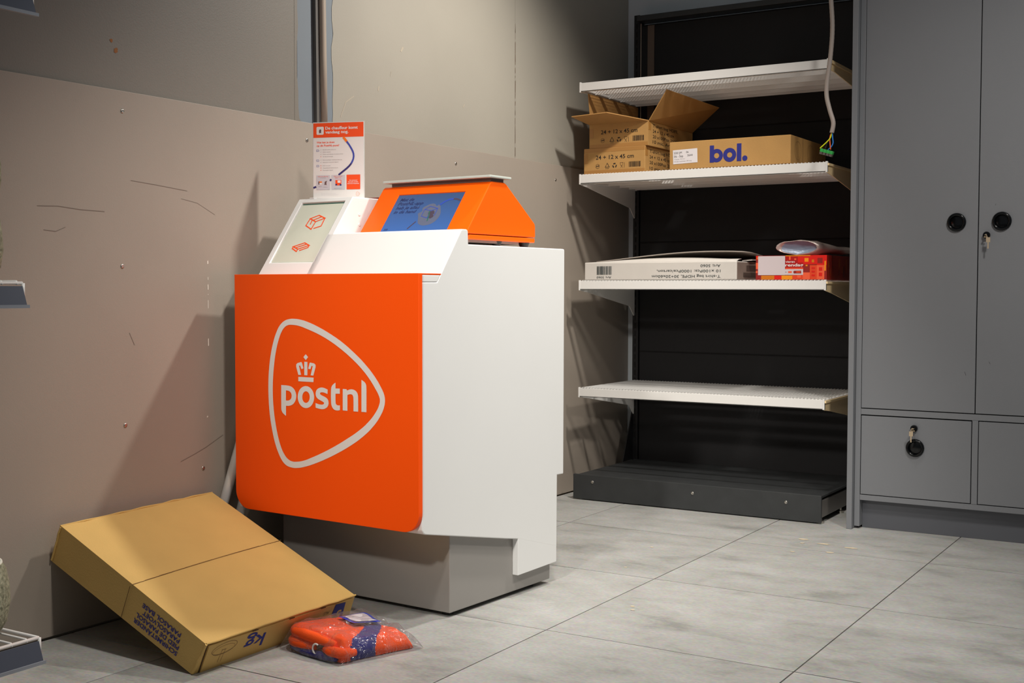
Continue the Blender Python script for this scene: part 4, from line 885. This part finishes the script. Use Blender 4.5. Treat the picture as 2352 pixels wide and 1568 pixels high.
pr.text('Art: 5060', .080, .014, .0120, w=.100, bold=.005); pr.text('10 x100Pcs: 1000Pcs/carton,', .080, .0385, .0120, w=.325, bold=.005); pr.text('T-shirt bag HDPE, 30+20x60cm', .080, .0635, .0120, w=.350, bold=.005)
tag(pr.build('front_print', mat('green_grey_ink', (64, 72, 72), .6), wbx), label='upside-down T-shirt bag text')
pr = Print((X1, Y0, ZT), (-1, 0, 0), (0, 0, -1), .0009)
pr.text('Art: 5060', WW-.148, .068, .0100, w=.080, bold=.005); pr.barcode(WW-.150, .018, WW-.068, .060, 0, 9)
pr.build('barcode_print', MATS['green_grey_ink'], wbx)
pr = Print((X1+.0012, Y1, ZT), (0, -1, 0), (0, 0, -1), .0009)
pr.rect(.19, .018, .40, .045, 0); pr.rect(.16, .052, .44, .072, 0)
pr.build('side_print', mat('brown_black_ink', (92, 78, 70), .6), wbx)
# red and orange gift carton
rb = thing('printed_carton', 'red and orange printed carton with a white sticker at the right of the third shelf', 'box', (-1.84, 5.64, Z3))
RX0, RX1, RY, RZ = -2.000, -1.670, 5.412, 1.194
m_ = MB(); m_.box(RX0, RX1, RY, 5.93, Z3, RZ); rbb = m_.build('carton_body', mat('red_print_card', (196, 22, 8), .4), rb, bevel=.0015)
pr = Print((RX0, RY, Z3), (1, 0, 0), (0, 0, 1), .0006); RW, RH = RX1-RX0, RZ-Z3
def rx(u): return (u-150)/1540*RW
def rz(v): return RH-(v-445)/525*RH
def RR(u0, v0, u1, v1, mi, lift=.0006): pr.rect(rx(u0), rz(v1), rx(u1), rz(v0), mi, lift)
for a in [(150,445,1690,970,0),(150,445,200,530,1),(150,600,200,735,2),(150,735,200,870,0),(150,780,190,820,2),(170,480,200,515,3),(270,880,560,965,3),(560,880,720,965,1),(720,880,955,965,4),(955,850,1180,965,5),(1060,870,1140,930,2),(1180,815,1330,965,2),(1330,660,1480,965,5),(1480,660,1640,965,2),(1480,445,1690,660,1),(1490,505,1600,620,0),(1190,445,1480,640,1),(1215,505,1300,585,4),(1370,540,1420,600,3),(1640,570,1672,780,4),(800,445,1190,740,6),(800,710,1190,745,5),(880,470,915,540,2),(995,510,1035,545,2),(1070,470,1190,600,1),(800,445,1340,462,4),(1240,650,1280,680,4)]: RR(*a)
for v in (705, 780, 860): RR(1370, v, 1440, v+35, 1, .0009)
for v in (705, 820): RR(1525, v, 1595, v+75, 1, .0009)
RR(200, 455, 795, 870, 7, .0010); RR(600, 742, 1188, 868, 7, .0010)
pr.text('vieren', rx(808), rz(603), .0095, w=rx(1005)-rx(808), bold=.01, mi=8, lift=.0010); pr.text('rendag', rx(800), rz(682), .0125, w=rx(1190)-rx(800), bold=.02, mi=8, lift=.0010)
RR(865, 785, 945, 825, 2, .0013); pr.put(poly2d([[(rx(a), rz(b)) for a, b in [(975,803),(990,778),(1145,775),(1150,835),(990,835)]]]), 0, .0013); RR(1040, 790, 1130, 820, 5, .0016); RR(800, 800, 832, 808, 9, .0013)
tag(pr.build('front_print', [mat('rp_darkred', (150, 30, 24), .4), mat('rp_red', (226, 20, 6), .4), mat('rp_coral', (248, 98, 58), .4), mat('rp_amber', (214, 120, 12), .4), mat('rp_yellow', (248, 150, 14), .4), mat('rp_orange', (232, 70, 30), .4), mat('rp_crimson', (176, 8, 6), .4), mat('rp_sticker', (214, 200, 202), .5), mat('rp_white', (240, 230, 224), .5), mat('rp_grey', (120, 110, 110), .5)], rbb), label='festive block pattern with the words vieren and rendag')
pr = Print((RX1, RY, Z3), (0, 1, 0), (0, 0, 1), .0006); q = random.Random(8); pr.rect(.0, .0, .50, RH, 0)
for i in range(26):
    a = q.uniform(.01, .48); c_ = q.uniform(0, .07); pr.rect(a, c_, a+q.uniform(.006, .03), min(RH, c_+q.uniform(.02, .07)), q.choice((0, 1, 2)), .0006+.00004*i)
pr.build('side_print', [mat('rs_brick', (150, 30, 10), .4), mat('rs_orange', (176, 74, 14), .4), mat('rs_dark', (120, 12, 6), .4)], rbb)
# foil pouch lying on the red carton
po = thing('mailing_pouch', 'crumpled silver mailing pouch with an open grey mouth lying on the red carton', 'pouch', (-1.80, 5.62, RZ))
m_ = MB(); n, k = 14, 20; rings = []
ctr = [(-1.905, 5.46), (-1.66, 5.80)]
for i in range(n+1):
    u = i/n; cx, cy = -1.855+.21*u, 5.545+.22*u
    hw = .115*(1-.25*u) ; hh = (.031*(1-u)**.6*(1+.25*math.sin(u*9))+.003)*(1 if u > 0 else 1)
    dx, dy = -.78, .62
    if i == 0: hh = .034
    for j in range(k):
        t_ = 2*math.pi*j/k; a_ = math.cos(t_); b_ = math.sin(t_); 
        nz = noise.noise(V(i*.7, j*.9, 3))*.006
        # lens-shaped section
        h_ = hh*abs(b_)**.9*(1 if b_ > 0 else -1)
        rings.append(V(cx+dx*hw*a_*1.0, cy-dy*hw*a_*.35, RZ+.0385+h_+nz*(1 if abs(b_) > .3 else 0)-.018*u+(.004 if b_ < 0 else 0)))
fs = [(i*k+j, i*k+(j+1) % k, (i+1)*k+(j+1) % k, (i+1)*k+j) for i in range(n) for j in range(k)]
zmin = min(v.z for v in rings); rings = [V(v.x, v.y, max(v.z, RZ+.0015)) for v in rings]
m_.add(rings, fs, raw=True); m_.add([rings[n*k+j] for j in range(k)], [tuple(range(k))], raw=True)
pm = m_.build('pouch_skin', [mat('silver_foil', (190, 178, 170), .35, metal=.35, bump=.5, bscale=60)], po, smooth=True, weld=True); so = pm.modifiers.new('th', 'SOLIDIFY'); so.thickness = .002*S; so.offset = -1
m_ = MB(); vs = [V(v.x+.002, v.y+.007, v.z) for v in rings[:k]]; c0 = sum(vs, V(0, 0, 0))/k+V(.015, .035, 0)
m_.add([c0+(v-c0)*.92 for v in vs]+[c0], [(j, (j+1) % k, k) for j in range(k)], raw=True); m_.build('pouch_lining', mat('blue_grey_lining', (132, 146, 166), .35, metal=.1, bump=.8, bscale=40), po, smooth=True)

# ---------------------------------------------------------------- hanging cable with bare wires
cb = thing('hanging_cable', 'grey cable hanging in front of the shelves with bare coloured wires and a green connector', 'cable', (-1.61, 5.25, 1.60))
def smooth_path(P, m=6):
    out_ = []
    for i in range(len(P)-1):
        p0 = Vector(P[max(i-1, 0)]); p1 = Vector(P[i]); p2 = Vector(P[i+1]); p3 = Vector(P[min(i+2, len(P)-1)])
        for j in range(m):
            t_ = j/m; out_.append(.5*((2*p1)+(p2-p0)*t_+(2*p0-5*p1+4*p2-p3)*t_*t_+(3*p1-p0-3*p2+p3)*t_**3))
    out_.append(Vector(P[-1])); return out_
path = smooth_path([(-1.628, 5.25, 3.2), (-1.622, 5.25, 2.40), (-1.617, 5.25, 2.29), (-1.609, 5.25, 2.16), (-1.616, 5.25, 2.037), (-1.629, 5.25, 1.93), (-1.630, 5.25, 1.87), (-1.616, 5.25, 1.81), (-1.600, 5.25, 1.755), (-1.606, 5.25, 1.712)], 14)
m_ = MB(); m_.tube(path, [.0094+.0005*(i % 2) for i in range(len(path))], 12); m_.build('cable_sheath', M_cable, cb, smooth=True)
for nm, rgb, P in (('wire', (216, 222, 30), [(-1.606, 5.25, 1.715), (-1.612, 5.248, 1.690), (-1.630, 5.246, 1.670), (-1.655, 5.244, 1.648)]),
                   ('wire', (40, 120, 200), [(-1.604, 5.25, 1.715), (-1.602, 5.25, 1.690), (-1.600, 5.25, 1.668), (-1.608, 5.25, 1.652), (-1.622, 5.25, 1.640)]),
                   ('wire', (216, 92, 40), [(-1.607, 5.25, 1.715), (-1.614, 5.25, 1.69), (-1.612, 5.249, 1.66), (-1.610, 5.249, 1.640)]),
                   ('wire', (36, 30, 34), [(-1.608, 5.252, 1.70), (-1.625, 5.254, 1.675), (-1.634, 5.252, 1.645)])):
    m_ = MB(); m_.tube(smooth_path(P, 5), .0026, 8); tag(m_.build(nm, mat('wire_%d_%d' % rgb[:2], rgb, .4), cb, smooth=True), label={216: 'yellow-green wire' if rgb[1] > 200 else 'orange wire', 40: 'blue wire', 36: 'black wire'}[rgb[0]])
def CN(a, b, c):
    th = math.radians(-17); return V(-1.627+a*math.cos(th)-c*math.sin(th), 5.25+b, 1.628+a*math.sin(th)+c*math.cos(th))
for i in range(4):
    m_ = MB(CN); m_.box(-.029+i*.0145, -.029+i*.0145+.0138, -.010, .010, -.002, .012); c_ = m_.build('connector_block', mat('green_plastic', (48, 158, 72), .4), cb, bevel=.001)
    m_ = MB(CN); m_.box(-.028+i*.0145, -.028+i*.0145+.012, -.009, .009, -.012, -.002); m_.build('terminal_clamp', M_chrome, c_)

# ---------------------------------------------------------------- grey lockers at the right
lk = thing('locker_cabinet', 'tall grey locker cabinet with round black handles at the right', 'cabinet', (-1.0, 5.7, 0))
LF, LR, LTOP = 5.335, -.525, 2.95
m_ = MB(); m_.box(-1.537, -1.513, 5.303, 6.10, 0, LTOP); m_.build('end_panel', M_gry, lk, bevel=.0015)
m_ = MB(); m_.box(-1.512, -1.4885, LF, 6.10, .010, LTOP); m_.build('carcass_side', M_gry, lk, bevel=.0015)
m_ = MB(); m_.box(LR, LR+.024, LF, 6.10, 0, LTOP); m_.build('carcass_side', M_gry, lk, bevel=.0015)
m_ = MB(); m_.box(-1.488, LR, 5.378, 5.392, 0, .129); m_.build('toe_kick', mat('dark_grey_kick', (92, 94, 100), .5), lk)
m_ = MB(); m_.box(-1.488, LR, LF, 6.10, .126, .149); m_.build('bottom_rail', M_gry, lk, bevel=.001)
m_ = MB(); m_.box(-1.488, LR, LF, 6.10, .4995, .5245); m_.build('middle_rail', M_gry, lk, bevel=.001)
m_ = MB(); m_.box(-1.0265, -1.003, LF, 6.10, .150, .499); m_.build('divider', M_gry, lk, bevel=.001)
m_ = MB(); m_.box(-1.4885, LR, LF+.022, 6.10, .150, LTOP); m_.build('carcass_inside', M_gap, lk)
m_ = MB(); m_.box(-1.488, LR, LF, 6.10, LTOP-.03, LTOP); m_.build('top_rail', M_gry, lk)
def knob(x, z, parent, y=LF):
    m_ = MB(); m_.lathe((x, y, z), (0, -1, 0), [(.0375, -.001), (.0385, .004), (.0360, .010), (.0315, .0125), (.0275, .0105), (.0255, .005), (.0245, -.006)], 40)
    h_ = m_.build('handle', M_knob, parent, smooth=True)
    m_ = MB(); m_.lathe((x, y, z), (0, -1, 0), [(0, .0006), (.0258, .0010), (.0262, .0008)], 30); m_.build('handle_cup', M_knob, parent, smooth=True); return h_
def lock(x, z, parent, flip=False, y=LF):
    m_ = MB(); m_.lathe((x, y, z), (0, -1, 0), [(.0145, 0), (.0145, .013), (.0120, .016), (0, .016)], 20); m_.build('lock', M_knob, parent)
    sx = -1 if flip else 1
    m_ = MB(); m_.box(x-.003, x+.003, y-.034, y-.015, z-.0015, z+.0015); m_.tube([(x+.002*sx, y-.033, z+.004), (x+.006*sx, y-.037, z-.004), (x+.006*sx, y-.036, z-.014)], .0012, 6)
    cx = x+.012*sx*(1 if not flip else .4)
    m_.box(cx-.008, cx+.008, y-.040, y-.0375, z-.030, z-.010); m_.box(cx-.0025, cx+.0025, y-.0395, y-.038, z-.056, z-.030)
    m_.box(x-.006, x+.008, y-.030, y-.028, z-.010, z-.006)
    k_ = m_.build('key', M_key, parent); return k_
DT = LTOP-.032
m_ = MB(); m_.box(-1.4865, -1.0185, LF, LF+.020, .5285, DT); d1 = m_.build('door', M_gry, lk, bevel=.0012)
m_ = MB(); m_.box(-1.0145, LR-.002, LF, LF+.020, .5285, DT); d2 = m_.build('door', M_gry, lk, bevel=.0012)
m_ = MB(); m_.box(-1.4855, -1.0300, LF, LF+.020, .1525, .4945); d3 = m_.build('drawer', M_gry, lk, bevel=.0012)
m_ = MB(); m_.box(-1.0000, LR-.002, LF, LF+.020, .1525, .4955); d4 = m_.build('drawer', M_gry, lk, bevel=.0012)
knob(-1.102, 1.320, d1); knob(-.925, 1.320, d2); lock(-.982, 1.264, d2); knob(-1.256, .369, d3); lock(-1.260, .452, d3, True); knob(-.77, .369, d4)
pr = Print((0, LF, 0), (1, 0, 0), (0, 0, 1), .0006)
for P in ([(-.952, 1.385), (-.949, 1.392)], [(-.965, .745), (-.960, .735)], [(-1.06, .70), (-1.055, .685)]): pr.stroke(P, .0015)
pr.build('scratch', mat('dark_scratch', (84, 84, 88), .6), d2)

# ---------------------------------------------------------------- near display rack at the left edge
rk = thing('display_rack', 'white wire display rack with slate price rails at the left edge', 'rack', (-2.8, 1.2, 0))
RYE, RXF = 1.94, -2.57
for xw in (wx(.2)+.01,):
    m_ = MB(); m_.box(xw, xw+.035, .30, .33, 0, 2.2); m_.build('upright', M_wire, rk)
    m_ = MB(); m_.box(xw, xw+.035, 1.45, 1.48, 0, 2.2); m_.build('upright', M_wire, rk)
def rack_shelf(z, xf, ye):
    m_ = MB(); xb = wx(1.0)+.035
    m_.tube([(xb, ye, z), (xf, ye, z)], .0042, 8); m_.tube([(xf, .0, z), (xf, ye, z)], .0042, 8); m_.tube([(xb+.02, 0, z), (xb+.02, ye, z)], .0042, 8)
    m_.tube([(xf+.002, ye+.002, z), (xf+.002, ye+.002, z-.040)], .0042, 8); m_.tube([(xf-.16, 0, z-.004), (xf-.16, ye, z-.004)], .0035, 8)
    sh = m_.build('shelf', M_wire, rk, smooth=True)
    w_ = MB(); y_ = .02
    while y_ < ye-.01: w_.tube([(xb, y_, z+.004), (xf, y_, z+.004), (xf+.003, y_, z-.004)], .0030, 6); y_ += .042
    tag(w_.build('wire_grid', M_wire, sh, smooth=True), kind='stuff')
    m_ = MB(); m_.hexa([(xf+.006, 0, z-.006), (xf+.010, 0, z-.006), (xf+.010, ye-.006, z-.006), (xf+.006, ye-.006, z-.006)][::1]+[(0, 0, 0)]*4) if False else None
    m_ = MB(); m_.add([(xf+.004, 0, z-.007), (xf+.020, 0, z-.052), (xf+.020, ye-.004, z-.052), (xf+.004, ye-.004, z-.007), (xf+.008, 0, z-.007), (xf+.024, 0, z-.052), (xf+.024, ye-.004, z-.052), (xf+.008, ye-.004, z-.007)],
                      [(0,1,2,3),(4,7,6,5),(0,4,5,1),(2,6,7,3),(0,3,7,4),(1,5,6,2)]); m_.build('price_rail', M_rail, sh)
    m_ = MB(); m_.box(xf+.018, xf+.028, 0, ye+.001, z-.060, z-.052); m_.build('rail_lip', M_rail2, sh)
rack_shelf(.182, -2.555, 1.945); rack_shelf(1.052, -2.57, 1.925); rack_shelf(1.752, -2.56, 1.955)
M_stone = mat('mossy_stone_glaze', (104, 106, 84), 0.85, bump=1.0, bscale=160, rgb2=(170, 170, 144), scale=130)
def pot(x, y, z, r, h, label):
    t_ = thing('stone_pot', label, 'pot', (x, y, z), 'rough stone pots on the display rack')
    m_ = MB(); m_.lathe((x, y, z), (0, 0, 1), [(0, 0), (r*.62, 0), (r*.82, h*.06), (r*.94, h*.18), (r, h*.45), (r*.985, h*.7), (r*.92, h*.9), (r*.85, h*.99), (r*.80, h*.985), (r*.78, h*.9), (r*.7, h*.2), (0, h*.15)], 48)
    for v in m_.v: v += V(noise.noise(v*60), noise.noise(v*60+V(9, 0, 0)), 0)*.004
    m_.build('pot_body', M_stone, t_, smooth=True)
    m_ = MB(); m_.lathe((x, y, z), (0, 0, 1), [(r*.86, h*.985), (r*.855, h*1.01), (r*.80, h*1.012), (r*.79, h*.985)], 40); m_.build('rim', mat('pale_pot_rim', (226, 228, 214), .7), t_, smooth=True)
    return t_
pot(-2.70, 1.835, .1895, .112, .178, 'rough stone pot on the lowest rack shelf')
pot(-2.705, 1.835, 1.0595, .112, .165, 'lower rough stone pot of the stack on the middle rack shelf')
p2 = pot(-2.708, 1.835, 1.2280, .112, .165, 'upper rough stone pot of the stack on the middle rack shelf')
tagm = thing('price_tag', 'small white tag stuck on the lower stacked stone pot', 'tag', (-2.62, 1.76, 1.18))
m_ = MB(); m_.hexa([V(-2.628, 1.795, 1.178), V(-2.620, 1.795, 1.178), V(-2.617, 1.812, 1.178), V(-2.625, 1.812, 1.178), V(-2.632, 1.795, 1.208), V(-2.624, 1.795, 1.208), V(-2.624, 1.805, 1.206), V(-2.632, 1.805, 1.206)]); m_.build('tag_card', M_paper, tagm)
